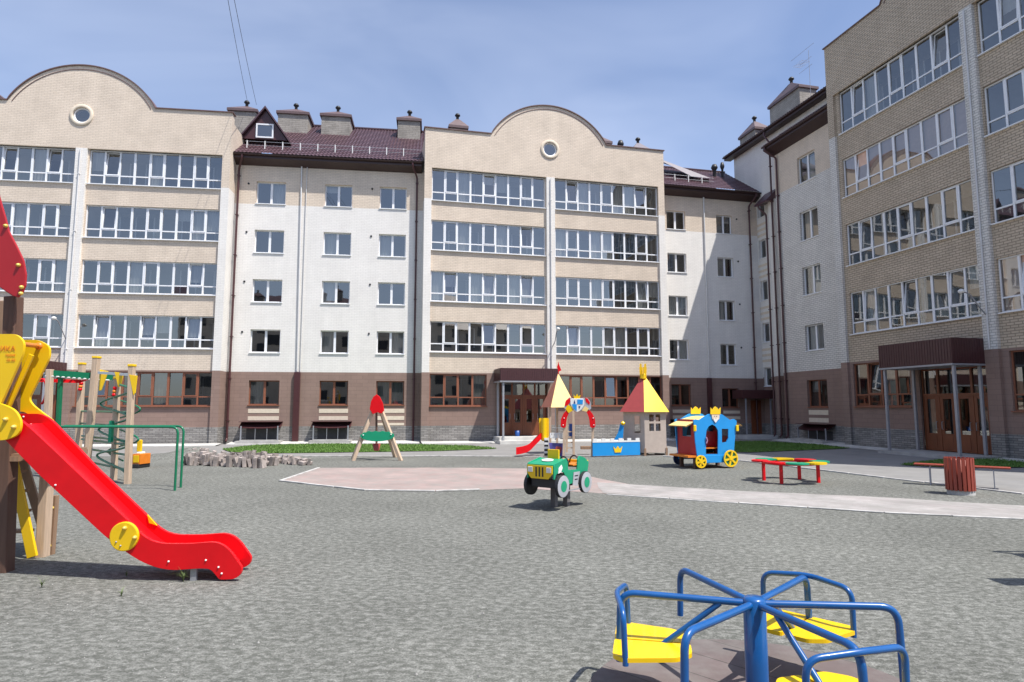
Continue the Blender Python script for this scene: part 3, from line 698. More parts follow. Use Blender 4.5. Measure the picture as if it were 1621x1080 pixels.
q = B(); q.face([(.38, .87, 17.1), (1.17, .87, 17.1), (1.17, .87, 17.77), (.38, .87, 17.77)]); q.obj('pane', 'glass', fo, fix=False)
downpipe(TW, -.22, -.12, 15.5, .5, 1); downpipe(TW, 9.35, -.12, 15.5, .5, -1)
q = B(); q.tube([(3.18, -.06, 3.8), (3.05, -.06, 15.1)], .045, 8); q.tube([(3.34, -.05, 3.8), (3.34, -.05, 15.1)], .02, 8); q.obj('downpipe', 'wpipe', TW)
q = B(); q.box(3.05, 3.36, -.16, -.002, .12, 3.77); q.obj('pipe_cover', 'pipe', TW, bevel=.01)
vents(TW, [(a - .42, z1 - .15) for a in (gx[0][0], gx[2][0]) for z0, z1 in rws])
for a, c in gx: stripes(TW, a + .05, c + .08, [(1.60, 1.82), (1.22, 1.43)])
stripes(TW, gx[2][0] + .05, gx[2][1] + .08, [(.93, 1.06)])
for a, c in gx[:2]: basement_awning(TW, a - .25, c + .3)

# wing right of the centre block
W2 = Vector((9.005, 37.97, 0))
T2 = thing('apartment_building', 'white apartment wing with dark roof, half in shadow, right of the central gabled block', 'building', W2, 13.1)
c1 = [(12.93, 14.1), (10.2, 11.4), (7.5, 8.72), (4.78, 6.0)]; c2 = [(12.86, 14.05), (10.08, 11.3), (7.3, 8.55), (4.5, 5.8)]
ops = [(.62, 1.90, a, c) for a, c in c1] + [(4.05, 5.17, a, c) for a, c in c2] + [(.66, 1.95, 2.0, 3.28), (4.06, 5.2, 1.88, 3.05)]
w = B(); opening_sheet(w, -.5, 8.6, 0, 15.1, 0, ops, [(.9, 3), (3.68, 2), (12.85, 1), (99, 0)], .2); w.obj('wall', ['tan', 'white', 'brown', 'plinth'], T2)
for (a, c, z0, z1) in ops:
    br = z0 < 4; window(T2, a, c, z0, z1, .14, 2, 'plain', 'woodf' if br else 'upvc', 'glassd' if br else 'glass', 2.6, curt=.3)
eave(T2, -.5, 6.95, 15.05, 15.52, .5); tiled_roof(T2, -1.2, 6.9, -.56, 15.56, 3.4, 18.3)
snow_guard(T2, .4, 4.2, .35, 16.2)
q = B(); q.box(2.9, 4.0, .6, 1.9, 16.0, 16.6); q.face([(2.75, .5, 16.62), (4.1, .5, 16.62), (3.2, 2.6, 17.9), (.3, 2.6, 18.6), (.3, 1.6, 18.3)], 1); q.obj('roof_hatch', ['soffit', 'lead'], T2, fix=False)
q = B(); cowl(q, (5.4, 2.2, 17.4), .9, .15, 0); cowl(q, (6.0, 2.2, 17.4), 1.1, .1, 0); q.obj('vent_pipe', 'black', T2)
downpipe(T2, 6.35, -.12, 15.5, .5, 1)
q = B(); q.tube([(3.18, -.06, 3.7), (3.18, -.06, 15.1)], .05, 8); q.obj('downpipe', 'wpipe', T2)
q = B(); q.box(3.03, 3.30, -.16, -.002, .12, 3.68); q.obj('pipe_cover', 'pipe', T2, bevel=.01)
vents(T2, [(5.5, z1 - .2) for z0, z1 in c2])
stripes(T2, .7, 2.0, [(1.55, 1.75), (1.2, 1.4)]); stripes(T2, 4.1, 5.25, [(1.5, 1.68), (1.15, 1.33)])
basement_awning(T2, .5, 2.2)
# corner entrance
q = B(); q.box(4.75, 7.9, -1.1, -.005, 2.42, 2.93); cp = q.obj('canopy', 'canopy', T2)
q = B(); q.box(5.0, 5.07, -1.0, -.93, .25, 2.42); q.box(6.7, 6.77, -1.0, -.93, .25, 2.42); q.box(7.6, 7.67, -1.0, -.93, .25, 2.42); q.box(6.77, 7.6, -1.0, -.93, 2.3, 2.42); q.obj('post', 'steel', cp)
q = B(); q.box(6.0, 6.7, -.05, -.01, .25, 2.3); q.obj('door', 'wooddoor', T2); q = B(); q.box(4.6, 8.2, -1.6, -.01, 0, .22); q.obj('step', 'apron', T2)

# right complex, seen at a steep angle
PR = Vector((16.316, 31.142, 0)); ROT = -76.9
RR = [(15.6, 17.78), (12.31, 14.27), (8.85, 10.92), (5.45, 7.5)]
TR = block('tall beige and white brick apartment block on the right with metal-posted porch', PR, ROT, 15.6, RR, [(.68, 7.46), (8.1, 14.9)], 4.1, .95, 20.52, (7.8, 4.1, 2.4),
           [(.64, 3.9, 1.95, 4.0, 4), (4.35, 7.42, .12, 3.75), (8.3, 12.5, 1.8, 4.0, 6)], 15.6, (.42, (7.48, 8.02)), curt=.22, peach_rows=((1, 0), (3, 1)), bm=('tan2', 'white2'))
canopy_porch(TR, 4.02, 7.47, 3.58, 4.55, 1.55, [(4.17, -1.42), (7.40, -1.42), (7.30, -.1), (4.3, -.1)], y0=.1)
entrance(TR, 4.4, 7.4, .13, 3.52, .2, 4)
q = B(); q.box(3.9, 7.8, -1.75, .1, 0, .13); q.obj('step', 'concrete', TR)
wall_lamp(TR, 7.7, 5.4)
XR = Vector((math.cos(R(ROT)), math.sin(R(ROT)), 0)); NR = Vector((-XR.y, XR.x, 0))
TRW = thing('apartment_building', 'shaded white and tan wing with dark overhanging eaves, left of the tall right block', 'building', PR + NR * .8, ROT)
rr = [(14.5, 16.05), (11.2, 12.85), (8.1, 9.68), (5.0, 6.4)]
ops = [(-3.5, -2.05, a, c) for a, c in rr] + [(-3.55, -2.0, 1.92, 3.38)]
w = B(); opening_sheet(w, -5.5, .3, 0, 17.05, 0, ops, [(.95, 3), (3.9, 2), (14.55, 1), (99, 0)], .2)
for z0, z1, m in ((0, .95, 3), (.95, 3.9, 2), (3.9, 14.55, 1), (14.55, 17.05, 0)): w.face([(-5.5, 0, z0), (-5.5, .7, z0), (-5.5, .7, z1), (-5.5, 0, z1)], m)
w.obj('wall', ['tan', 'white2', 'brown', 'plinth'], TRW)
for (a, c, z0, z1) in ops:
    br = z0 < 4; window(TRW, a, c, z0, z1, .14, 2, 'plain', 'woodf' if br else 'upvc', 'glassd' if br else 'glass', 2.6, curt=.3)
eave(TRW, -5.7, .3, 17.0, 17.55, .6); tiled_roof(TRW, -5.75, .3, -.66, 17.6, .7, 18.45, 'roof')
downpipe(TRW, -5.2, -.1, 17.5, .6, -1)
stripes(TRW, -3.5, -2.0, [(1.5, 1.75), (1.1, 1.33)]); basement_awning(TRW, -3.9, -1.5, 1.0)
TS = thing('apartment_building', 'tall white stair tower with narrow windows and chimneys in the shaded corner', 'building', PR + NR * 1.4, ROT)
nw = [(13.95, 15.1), (11.3, 12.5), (8.6, 9.85), (5.95, 7.15), (3.2, 4.35)]
ops = [(-8.20, -7.50, a, c) for a, c in nw]
w = B(); opening_sheet(w, -10.6, .3, 0, 18.95, 0, ops, [(.9, 3), (3.75, 2), (99, 1)], .2)
w.face([(-10.6, 0, 0), (-10.6, 9, 0), (-10.6, 9, 18.95), (-10.6, 0, 18.95)], 1); w.obj('wall', ['tan', 'white', 'brown', 'plinth'], TS)
for (a, c, z0, z1) in ops: window(TS, a, c, z0, z1, .14, 1, 'plain', 'upvc', 'glass', 2.0, curt=.1)
for i in range(4): z = nw[i][0]; stripes(TS, -8.35, -7.35, [(z - 1.25 + .0, z - 1.1), (z - .9, z - .75), (z - .55, z - .4)])
eave(TS, -11.0, .3, 18.85, 19.05, .5); tiled_roof(TS, -11.1, .3, -.56, 19.1, 5.2, 22.4)
chimney(TS, -7.9, -5.0, 1.0, 2.2, 19.5, 21.3, .9); chimney(TS, -11.6, -9.8, 1.2, 2.4, 19.5, 20.8, .8)
q = B(); q.tube([(-4.3, 1.2, 20.5), (-4.3, 1.2, 23.3)], .014, 6)
for z, l in ((23.5, 1.6), (22.8, .8), (22.3, .9)): q.tube([(-4.3 - l, 1.2, z), (-4.3 + l * .3, 1.2, z)], .009, 6)
for k in range(6): q.tube([(-4.6 - .15 * k, .9, 22.8), (-4.6 - .15 * k, 1.5, 22.8)], .01, 5)
q.obj('antenna', 'steel', TS)
q = B(); q.box(-6.7, -6.1, -.30, -.005, 3.75, 14.6, 0); q.box(-6.7, -6.1, -.30, -.005, .9, 3.75, 1); q.box(-6.7, -6.1, -.30, -.005, 0, .9, 2); st = q.obj('service_shaft', ['white', 'brown', 'plinth'], TS)
q = B(); q.prism([(-.75, 14.45), (0, 15.35), (-.0, 15.2), (-.75, 14.35)], 0, 1); q = B()
q.mesh([(-7.4, -.8, 14.5), (-6.1, -.8, 14.5), (-6.1, 0, 15.3), (-7.4, 0, 15.3), (-7.4, -.8, 14.4), (-6.1, -.8, 14.4), (-6.1, 0, 14.6), (-7.4, 0, 14.6)], [(0, 1, 2, 3), (4, 5, 6, 7), (0, 1, 5, 4), (0, 3, 7, 4), (1, 2, 6, 5)]); q.obj('roof', 'roof', st)
downpipe(TS, -6.75, -.42, 14.5, .7, -1, name='downpipe'); downpipe(TS, -6.15, -.42, 18.9, .5, -1, name='downpipe')

# block across the court behind the viewer (seen only in the window reflections)
TO = thing('apartment_building', 'long pale apartment block on the opposite side of the court', 'building', (30, -24, 0), 180)
q = B(); q.box(0, 60, 0, 10, 0, 14.5); q.obj('wall', ['tan'], TO)
q = B(); q.prism([(-.5, 14.5), (10.5, 14.5), (5, 18.2)], -1, 61)
v2 = [(y, x, z) for x, y, z in q.v]; q.v = v2; q.obj('roof', 'roof', TO)
q = B()
for i in range(20):
    for k in range(5): q.box(1.2 + i * 3, 2.7 + i * 3, -.03, -.002, 1.4 + k * 2.8, 2.8 + k * 2.8)
q.obj('window', 'doorin', TO)
for x in (6, 14, 25, 33, 41, 52): chimney(TO, x, x + 1.7, 4, 5.3, 16.5, 19.0, .5)

# concrete apron along the foot of the walls
q = B()
def apron(O, X, N, a, c, d=1.0, z=.10):
    p = [O + X * a, O + X * c, O + X * c - N * d, O + X * a - N * d]
    q.mesh([(p[0].x, p[0].y, z), (p[1].x, p[1].y, z), (p[2].x, p[2].y, .045), (p[3].x, p[3].y, .045), (p[2].x, p[2].y, 0), (p[3].x, p[3].y, 0)], [(3, 2, 1, 0), (3, 5, 4, 2)])
apron(LLo, XL, NL, 7.3, 14.6, .9); apron(WL, XL, NL, .0, 9.7, .98, .12); apron(LC, XC, NC, .0, 3.9, .9); apron(LC, XC, NC, 7.3, 14.3, .9, .11)
apron(W2, XC, NC, .1, 4.5, .9); apron(PR + NR * .8, XR, NR, -5.4, 0, 1.0, .12); apron(PR, XR, NR, 0.0, 3.8, .5); apron(PR, XR, NR, 7.9, 15, .7)
struct(q.obj('wall_apron', 'apron', fix=False))

# overhead wires
for i, (a, c, s) in enumerate((((392, 163, 37), (361, -8, 22), 'left'), ((406, 166, 37), (371, -8, 22), 'right'))):
    p0 = at(*a); p1 = at(*c); d = p1 - p0; pts = []
    for k in range(13):
        t = k / 12 * 1.5; p = p0 + d * t; p.z -= .5 * math.sin(math.pi * min(t / 1.5, 1)) * .4; pts.append(p)
    q = B(); q.tube(pts, .010, 6); o = q.obj('overhead_wire', 'black')
    tag(o, 'thin dark wire rising from the roof into the sky, %s one of the pair' % s, 'wire', 'overhead wires')

# ================================================================== play equipment and small things
def loc_(P, o): return (P.x - o.x, P.y - o.y, P.z - o.z)
def board(T, name, px, Y, th, m, o, bevel=.012):
    """flat board with an outline measured in the photo, standing at distance Y, thickness th"""
    q = B(); pts = [at(x, y, Y) for x, y in px]
    q.prism([(p.x - o.x, p.z - o.z) for p in pts], Y - o.y, Y - o.y + th); return q.obj(name, m, T, bevel=bevel)
def rnd_poly(pts, r, n=5):
    P = [Vector((x, y, 0)) for x, y in pts]; k = len(P); out = []
    for i in range(k):
        a = P[i - 1] - P[i]; b2 = P[(i + 1) % k] - P[i]; q = min(r, a.length * .45, b2.length * .45)
        A = P[i] + a.normalized() * q; C = P[i] + b2.normalized() * q
        for j in range(n + 1):
            t = j / n; v = (1 - t) ** 2 * A + 2 * t * (1 - t) * P[i] + t * t * C; out.append((v.x, v.y))
    return out
def bolts(par, pts, r=.022, y=-.02, m='gold', ax='y'):
    for x, yy, z in pts: q = B(); q.lathe([(r, 0), (r, y * .4), (r * .6, y), (.001, y * 1.1)], 12, 0, (x, yy, z), True, ax); q.obj('bolt', m, par)

# ---- slide tower, left foreground
O = Vector((-6.15, 7.9, 0))
TT = thing('slide_tower', 'wooden play tower with long red slide, yellow guards and red roof board', 'playground slide', O)
def post(T, o, a, b_, w=.15, m='wood', name='post'):
    q = B(); q.beam(loc_(a, o), loc_(b_, o), w, w); return q.obj(name, m, T, bevel=.012)
YP = 7.85
post(TT, O, Vector((at(7, 905, YP).x, YP, -.05)), at(22, 470, YP), .15, 'wooddk'); 
post(TT, O, Vector((-7.3, YP, -.05)), Vector((-7.25, YP, 3.5)), .15, 'woodm'); post(TT, O, Vector((-7.35, YP + 1.15, -.05)), Vector((-7.3, YP + 1.15, 3.5)), .15, 'woodm')
post(TT, O, Vector((at(67, 882, 8.62).x, 8.62, -.05)), Vector((at(67, 882, 8.62).x - .02, 8.62, 1.30)), .125, 'wood')
q = B(); q.box(-1.2, .12, -.12, 1.15, 1.32, 1.38)
for i in range(9): q.box(-1.2, .12, -.1 + i * .138, .02 + i * .138, 1.38, 1.41)
q.obj('platform', 'woodm', TT)
# slide: near and far cheeks and the bed
cheek = [(2, 690), (8, 668), (26, 660), (50, 680), (80, 708), (120, 746), (165, 789), (207, 829), (222, 845), (238, 856), (258, 861), (300, 861), (338, 858), (352, 862), (364, 872), (374, 886), (383, 899), (381, 910), (371, 917), (347, 918), (341, 910), (333, 901), (318, 900), (272, 903), (248, 899), (225, 890), (205, 878), (186, 864), (165, 848), (120, 806), (60, 750)]
YN = 7.42; FD = Vector((-.10, .50, 0)); th = .045
def cheekpoly(): return [(at(x, y, YN).x - O.x, at(x, y, YN).z) for x, y in cheek]
cp = rnd_poly(cheekpoly(), .07, 3); sl = None
q = B(); q.prism(cp, YN - O.y, YN - O.y + th); sl = q.obj('slide', 'red', TT, bevel=.014)
fcp = rnd_poly([(at(x, y, YN).x - O.x, at(x, y, YN).z) for x, y in [(-25, 700), (-25, 656), (28, 656), (46, 667), (80, 703)] + cheek[5:]], .07, 3)
q = B(); q.prism([(x + FD.x, z) for x, z in fcp], YN - O.y + FD.y, YN - O.y + FD.y + th); q.obj('cheek', 'red', sl, bevel=.014)
bed = [(30, 672), (80, 722), (165, 806), (200, 842), (225, 864), (250, 878), (300, 882), (330, 881), (350, 888), (364, 903)]
bp = smooth_path([Vector((at(x, y, YN).x - O.x, 0, at(x, y, YN).z)) for x, y in bed], 4)
q = B()
for i in range(len(bp) - 1):
    a, c = bp[i], bp[i + 1]; d = (c - a).normalized(); nn = Vector((d.z, 0, -d.x)) * .012
    y0, y1 = YN - O.y + th, YN - O.y + FD.y
    for s_, e_ in ((Vector((0, 0, 0)), 0),):
        q.face([(a.x, y0, a.z), (c.x, y0, c.z), (c.x + FD.x, y1, c.z), (a.x + FD.x, y1, a.z)], 0, True)
        q.face([(a.x + nn.x, y0, a.z + nn.z), (c.x + nn.x, y0, c.z + nn.z), (c.x + FD.x + nn.x, y1, c.z + nn.z), (a.x + FD.x + nn.x, y1, a.z + nn.z)], 0, True)
q.obj('slide_bed', 'red', sl, fix=False)
def lp(x, y, Y): p = at(x, y, Y); return (p.x - O.x, Y - O.y, p.z)
q = B(); c0 = lp(198, 849, YN); q.lathe([(.155, -.03), (.165, -.024), (.165, 0)], 32, 0, (c0[0], c0[1], c0[2]), False, 'y'); dc = q.obj('round_plate', 'yel', TT)
bolts(dc, [lp(198, 836, YN - .03), lp(214, 851, YN - .03)], .024, -.035); bolts(dc, [lp(184, 858, YN - .03), lp(191, 864, YN - .03)], .010, -.012, 'steel')
board(sl, 'yellow_tab', [(233, 815), (248, 832), (236, 828)], YN + FD.y - .02, .02, 'yel', O, 0)
bolts(sl, [lp(x, y, YN) for x, y in ((88, 768), (267, 889), (326, 887), (346, 898), (351, 908))], .011, -.014, 'wht')
bolts(sl, [(p[0] + FD.x, p[1], p[2]) for p in (lp(50, 660, YN + FD.y - .0), lp(62, 672, YN + FD.y - .0), lp(222, 818, YN + FD.y), lp(238, 832, YN + FD.y))], .011, -.012, 'wht')
q = B(); lg = lp(305, 928, YN + .03); q.box(lg[0] - .035, lg[0] + .035, .0 + lg[1], .03 + lg[1], -.03, .22); q.box(lg[0] + .1, lg[0] + .16, lg[1] + .42, lg[1] + .45, -.03, .22); q.obj('slide_foot', 'steel', TT)
# yellow guards
board(TT, 'guard', rnd_poly([(-60, 529), (26, 529), (38, 541), (36, 560), (6, 628), (-4, 650), (-60, 700)], 10), YN - .02, .035, 'yel', O)
gf = board(TT, 'guard', rnd_poly([(0, 538), (60, 538), (78, 548), (78, 566), (45, 632), (52, 642), (86, 668), (86, 690), (40, 652), (-20, 650)], 7), YN + FD.y + .05, .035, 'yel', O)
board(TT, 'guard_rail', [(45, 560), (52, 563), (12, 652), (3, 652)], YN + .24, .03, 'yel', O, .004)
q = B(); q.tube([lp(34, 545, YN + .0), lp(63, 548, YN + FD.y + .06)], .028, 12); q.lathe([(.045, 0), (.045, -.02), (.02, -.03)], 14, 0, lp(62, 548, YN + FD.y - .0), True, 'y'); q.obj('grab_bar', 'orange', TT)
pl = board(TT, 'side_plate', rnd_poly([(-60, 632), (0, 638), (24, 649), (34, 668), (30, 688), (10, 697), (-60, 700)], 12), YN - .06, .035, 'yel', O)
bolts(pl, [lp(10, 664, YN - .06), lp(23, 676, YN - .06)], .026, -.04)
# red roof board with brass bolts
rb = board(TT, 'roof_board', [(-60, 250), (-14, 268), (0, 316), (8, 343), (14, 366), (27, 391), (37, 412), (41, 434), (40, 452), (35, 464), (28, 471), (18, 468), (6, 460), (-10, 449), (-60, 430)], YP - .20, .03, 'redp', O)
bolts(rb, [lp(x, y, YP - .20) for x, y in ((10, 358), (30, 420), (35, 455), (34, 465))], .024, -.035)
# ladder behind
def plank(T, a, b_, w, h, m, name, o=O): q = B(); q.beam(loc_(a, o), loc_(b_, o), w, h); return q.obj(name, m, T, bevel=.006)
ld = plank(TT, at(12, 690, 8.5), Vector((at(52, 876, 8.5).x, 8.5, .02)), .04, .13, 'yel', 'ladder_side')
plank(TT, at(24, 690, 9.0), Vector((at(66, 858, 9.05).x, 9.05, .3)), .04, .12, 'woodm', 'ladder_side')
for k in range(5):
    zz = .32 + k * .26; x_ = at(40, 876, 8.5).x - (zz) * .22 - O.x; q = B(); q.box(x_ - .55, x_ + .05, 8.52 - O.y, 8.66 - O.y, zz, zz + .035); q.obj('rung', 'woodm', TT)
q = B(); pp = lp(80, 860, 8.75); q.box(pp[0] - .02, pp[0] + .06, pp[1] - .05, pp[1] + .02, .0, .78); sp = q.obj('side_slat', 'woodm', TT)
bolts(sp, [(pp[0] + .03, pp[1] - .05, .12), (pp[0] + .03, pp[1] - .05, .62)], .02, -.025)
def text(s_, size, m, par, loc, rot=(R(90), 0, 0), name='lettering', ex=.001):
    c = bpy.data.curves.new(name, 'FONT'); c.body = s_; c.size = size; c.extrude = ex; c.materials.append(M[m]); c.align_x = 'RIGHT'
    o = bpy.data.objects.new(name, c); COL.objects.link(o); bpy.context.view_layer.update()
    me = bpy.data.meshes.new_from_object(o); bpy.data.objects.remove(o); o = bpy.data.objects.new(name, me); COL.objects.link(o)
    o.parent = par; o.location = loc; o.rotation_euler = rot; return o
g0 = lp(24, 556, YN - .026); text("ИКА", .085, 'orange', TT, g0); g1 = lp(24, 564, YN - .026); text("пром", .045, 'orange', TT, g1); g1 = lp(24, 572, YN - .026); text("25-55", .045, 'orange', TT, g1)

# ---- climbing frame
O = Vector((-11.0, 17.4, 0))
TK = thing('climbing_frame', 'timber post climbing frame with green snake bars and yellow pennants, behind the slide', 'climbing frame', O)
PD = gnd(202, 766); PCc = gnd(180, 760); PA = Vector((-12.25, 18.35, 0)); PB = Vector((-13.45, 19.75, 0)); PE = Vector((-13.6, 18.1, 0))
tops = {}
for n_, (p, px_, tw) in dict(D=(PD, (209, 580), .135), C=(PCc, (186, 600), .13), A=(PA, (153, 567), .16), B=(PB, (130, 577), .15)).items():
    top = at(px_[0], px_[1], p.y); top.y = p.y; tops[n_] = top
    q = B(); q.beam(loc_(Vector((p.x, p.y, -.05)), O), loc_(top, O), tw, tw); ps = q.obj('post', 'wood', TK, bevel=.012)
    q = B(); t_ = loc_(top, O); q.box(t_[0] - tw / 2 - .012, t_[0] + tw / 2 + .012, t_[1] - tw / 2 - .012, t_[1] + tw / 2 + .012, t_[2] - .01, t_[2] + .055); q.obj('cap', 'yels', ps, bevel=.012)
def onl(t, z): p = PA.lerp(PD, t); return Vector((p.x, p.y, z))
for z in (.35, .72, .98, 1.08, 1.45, 1.82):
    q = B(); q.tube([loc_(PB.lerp(PA, .0 if z > 1.3 else .3) + Vector((0, 0, z)), O), loc_(onl(.97, z), O)], .03, 8); q.obj('rail', 'green', TK)
for t0, ph in ((.33, 0), (.86, math.pi)):        # green snake bars
    q = B(); pts = []
    for k in range(97):
        z = .25 + k / 96 * 2.3; s_ = math.cos(k / 96 * 2 * math.pi * 3.2 + ph) * (.34)
        pts.append(loc_(onl(.60 + s_ * (1.0 if t0 < .5 else .85) + (.0 if t0 < .5 else .04), z), O))
    if t0 < .5: q.tube(pts, .03, 8); q.obj('snake_bar', 'green', TK)
q = B(); pts = []
for k in range(33):
    z = .5 + k / 32 * 1.9; s_ = math.cos(k / 32 * 2 * math.pi * 2.4 + 1.5) * .34; p = onl(.62 + s_, z) + Vector((.1, .28, 0)); pts.append(loc_(p, O))
q.tube(pts, .025, 8); q.obj('snake_bar', 'green', TK)
def penn(px, Y):
    board(TK, 'pennant', px, Y, .03, 'yels', O, .006)
penn([(158, 585), (171, 588), (160, 618), (156, 619)], 17.9); penn([(181, 589), (196, 591), (190, 612), (187, 613)], 17.1); penn([(204, 593), (217, 595), (214, 622), (211, 626)], 16.35)
q = B(); q.beam(loc_(at(156, 590, 17.95), O), loc_(at(214, 594, 16.6), O), .05, .07); q.obj('top_rail', 'wht', TK)
bm_ = [at(149, 596, 18.4), at(72, 590, 18.0)]
q = B(); q.beam(loc_(bm_[0], O), loc_(bm_[1], O), .06, .17); q.beam(loc_(bm_[0] + Vector((.1, .7, 0)), O), loc_(bm_[1] + Vector((.1, .7, 0)), O), .06, .17); mb = q.obj('monkey_bar_frame', 'green', TK)
for k in range(9):
    p = bm_[1].lerp(bm_[0], (k + .5) / 9); q = B(); q.tube([loc_(p + Vector((0, -.1, -.09)), O), loc_(p + Vector((.1, .75, -.09)), O)], .02, 8); q.obj('rung', 'wht', mb)
q = B(); q.beam(loc_(at(62, 602, 18.3), O), loc_(at(128, 604, 18.9), O), .04, .10); q.beam(loc_(at(128, 604, 18.9), O), loc_(at(146, 598, 18.5), O), .04, .06); q.obj('red_rail', 'red', TK)
q = B(); q.beam(loc_(Vector((at(92, 700, 18.2).x, 18.2, 0)), O), loc_(at(96, 598, 18.2), O), .10, .10); q.obj('green_post', 'green', TK, bevel=.01)
post(TK, O, Vector((at(76, 700, 18.0).x, 18.0, 0)), at(79, 585, 18.0), .15, 'wood')
for cx, cz, Y in ((66, 620, 18.2), (141, 614, 18.6)):
    c = at(cx, cz, Y); q = B(); q.tube([loc_(Vector((c.x + .13 * math.cos(a), Y, c.z + .36 * math.sin(a))), O) for a in [R(-80 + 20 * k) for k in range(11)]], .035, 8); q.obj('ring_handle', 'red', TK)
for cx, cy, Y in ((181, 620, 17.2), (206, 643, 16.45), (127, 612, 19.6)):
    c = at(cx, cy, Y); q = B()
    for k in range(3): q.lathe([(.001, -.05), (.05, -.04), (.06, 0), (.05, .04), (.001, .05)], 10, k % 2, (c.x - O.x + .01 * k, Y - O.y, c.z + (k - 1) * .09))
    q.obj('red_grip', ['red', 'orange'], TK)
q = B(); q.box(-.04, .04, -.05, .05, -.28, .28, 0, Matrix.Translation(loc_(at(176, 683, 16.9), O))); q.obj('green_clamp', 'greenb', TK)

# ---- parallel bars
O = Vector((-9.0, 15.5, 0)); TB = thing('parallel_bars', 'pair of low green tube bars with rounded ends in the gravel', 'parallel bars', O)
for (x0, y0, x1, y1) in ((-11.15, 15.25, -7.95, 15.1), (-11.3, 15.85, -8.11, 15.67)):
    q = B(); q.tube(bend([(x0 - O.x, y0 - O.y, -.05), (x0 - O.x, y0 - O.y, 1.49), (x1 - O.x, y1 - O.y, 1.49), (x1 - O.x, y1 - O.y, -.05)], .17, 8), .028, 12); q.obj('bar', 'green', TB)

# ---- small toy digger ride
O = gnd(219, 741); TY = thing('toy_digger', 'small orange and yellow toy digger standing on gravel behind the climbing frame', 'ride-on toy', O, -8); TY.scale = (.78, .78, .9)
q = B(); q.box(-.18, .18, -.15, .45, .14, .5); q.box(-.13, .13, -.17, -.15, .2, .45, 1); q.obj('body', ['orange', 'yels'], TY, bevel=.03)
q = B(); q.box(-.15, .15, -.2, .5, 0, .15); q.obj('track', 'black', TY, bevel=.03)
q = B(); q.box(-.38, -.16, .3, .38, .55, .98); q.obj('backrest', 'yels', TY, bevel=.03); q = B(); q.box(-.3, -.1, .2, .5, .3, .55); q.obj('seat', 'wht', TY, bevel=.03)

# ---- A-frame with leaf disc
O = Vector((-4.98, 23.6, 0)); TA = thing('pole_swing', 'small timber A-frame with red leaf top and green disc, in front of the lawn', 'play frame', O)
apex = [at(590, 652, 23.35), at(606, 652, 23.35)]
for (gx_, gy_, ti) in ((559, 729.5, 0), (635, 729.5, 1), (559, 725.0, 0), (626, 724.0, 1)):
    g_ = gnd(gx_, gy_); tp = at((594, 600)[ti], 640, 23.55); q = B(); q.beam(loc_(Vector((g_.x, g_.y, -.02)), O), loc_(tp, O), .12, .12); q.obj('leg', 'wood', TA, bevel=.01)
board(TA, 'leaf_top', [(585, 648), (587, 636), (591, 628), (596, 624.5), (601, 628), (606, 638), (608, 650), (604, 655), (597, 653), (590, 656)], 23.30, .04, 'redl' if 'redl' in M else 'red', O)
el = [(597 + 27 * math.cos(R(a)), 690 + 9 * math.sin(R(a))) for a in range(0, 360, 12)]
el = [(x, y if y > 688 else max(y, 682.5) + (1.4 if i % 2 else 0)) for i, (x, y) in enumerate(el)]
db = board(TA, 'green_disc', el, 23.2, .05, 'greenb', O)
bolts(db, [loc_(at(575, 689, 23.2), O), loc_(at(619, 688, 23.2), O)], .025, -.03, 'wht')
q = B(); c = at(596, 670, 23.5); q.tube([loc_(at(596, 650, 23.5), O), loc_(at(596, 704, 23.5), O)], .04, 10); q.obj('pole', 'wooddk', TA)
q = B(); c = loc_(at(596, 708, 23.5), O); q.lathe([(.10, -.13), (.15, .13), (.001, .13)], 16, 0, c); q.obj('seat', 'maroon', TA)

# ---- play castle
O = Vector((3.2, 25.0, 0)); TC_ = thing('play_castle', 'colourful castle play set with small red slide, shield arch, blue wall and spired playhouse', 'play castle', O)
def P2(x, y, Y): p = at(x, y, Y); return Vector((p.x - O.x, Y - O.y, p.z))
def pyr(par, name, c, r, zb_, zt_, n, a0, mats, alt):
    q = B(); pts = [(c[0] + r * math.cos(a0 + 2 * math.pi * k / n), c[1] + r * math.sin(a0 + 2 * math.pi * k / n), zb_) for k in range(n)]
    for k in range(n): q.face([pts[k], pts[(k + 1) % n], (c[0], c[1], zt_)], alt[k % len(alt)])
    q.face([(p[0], p[1], zb_) for p in pts[::-1]], 0); return q.obj(name, mats, par)
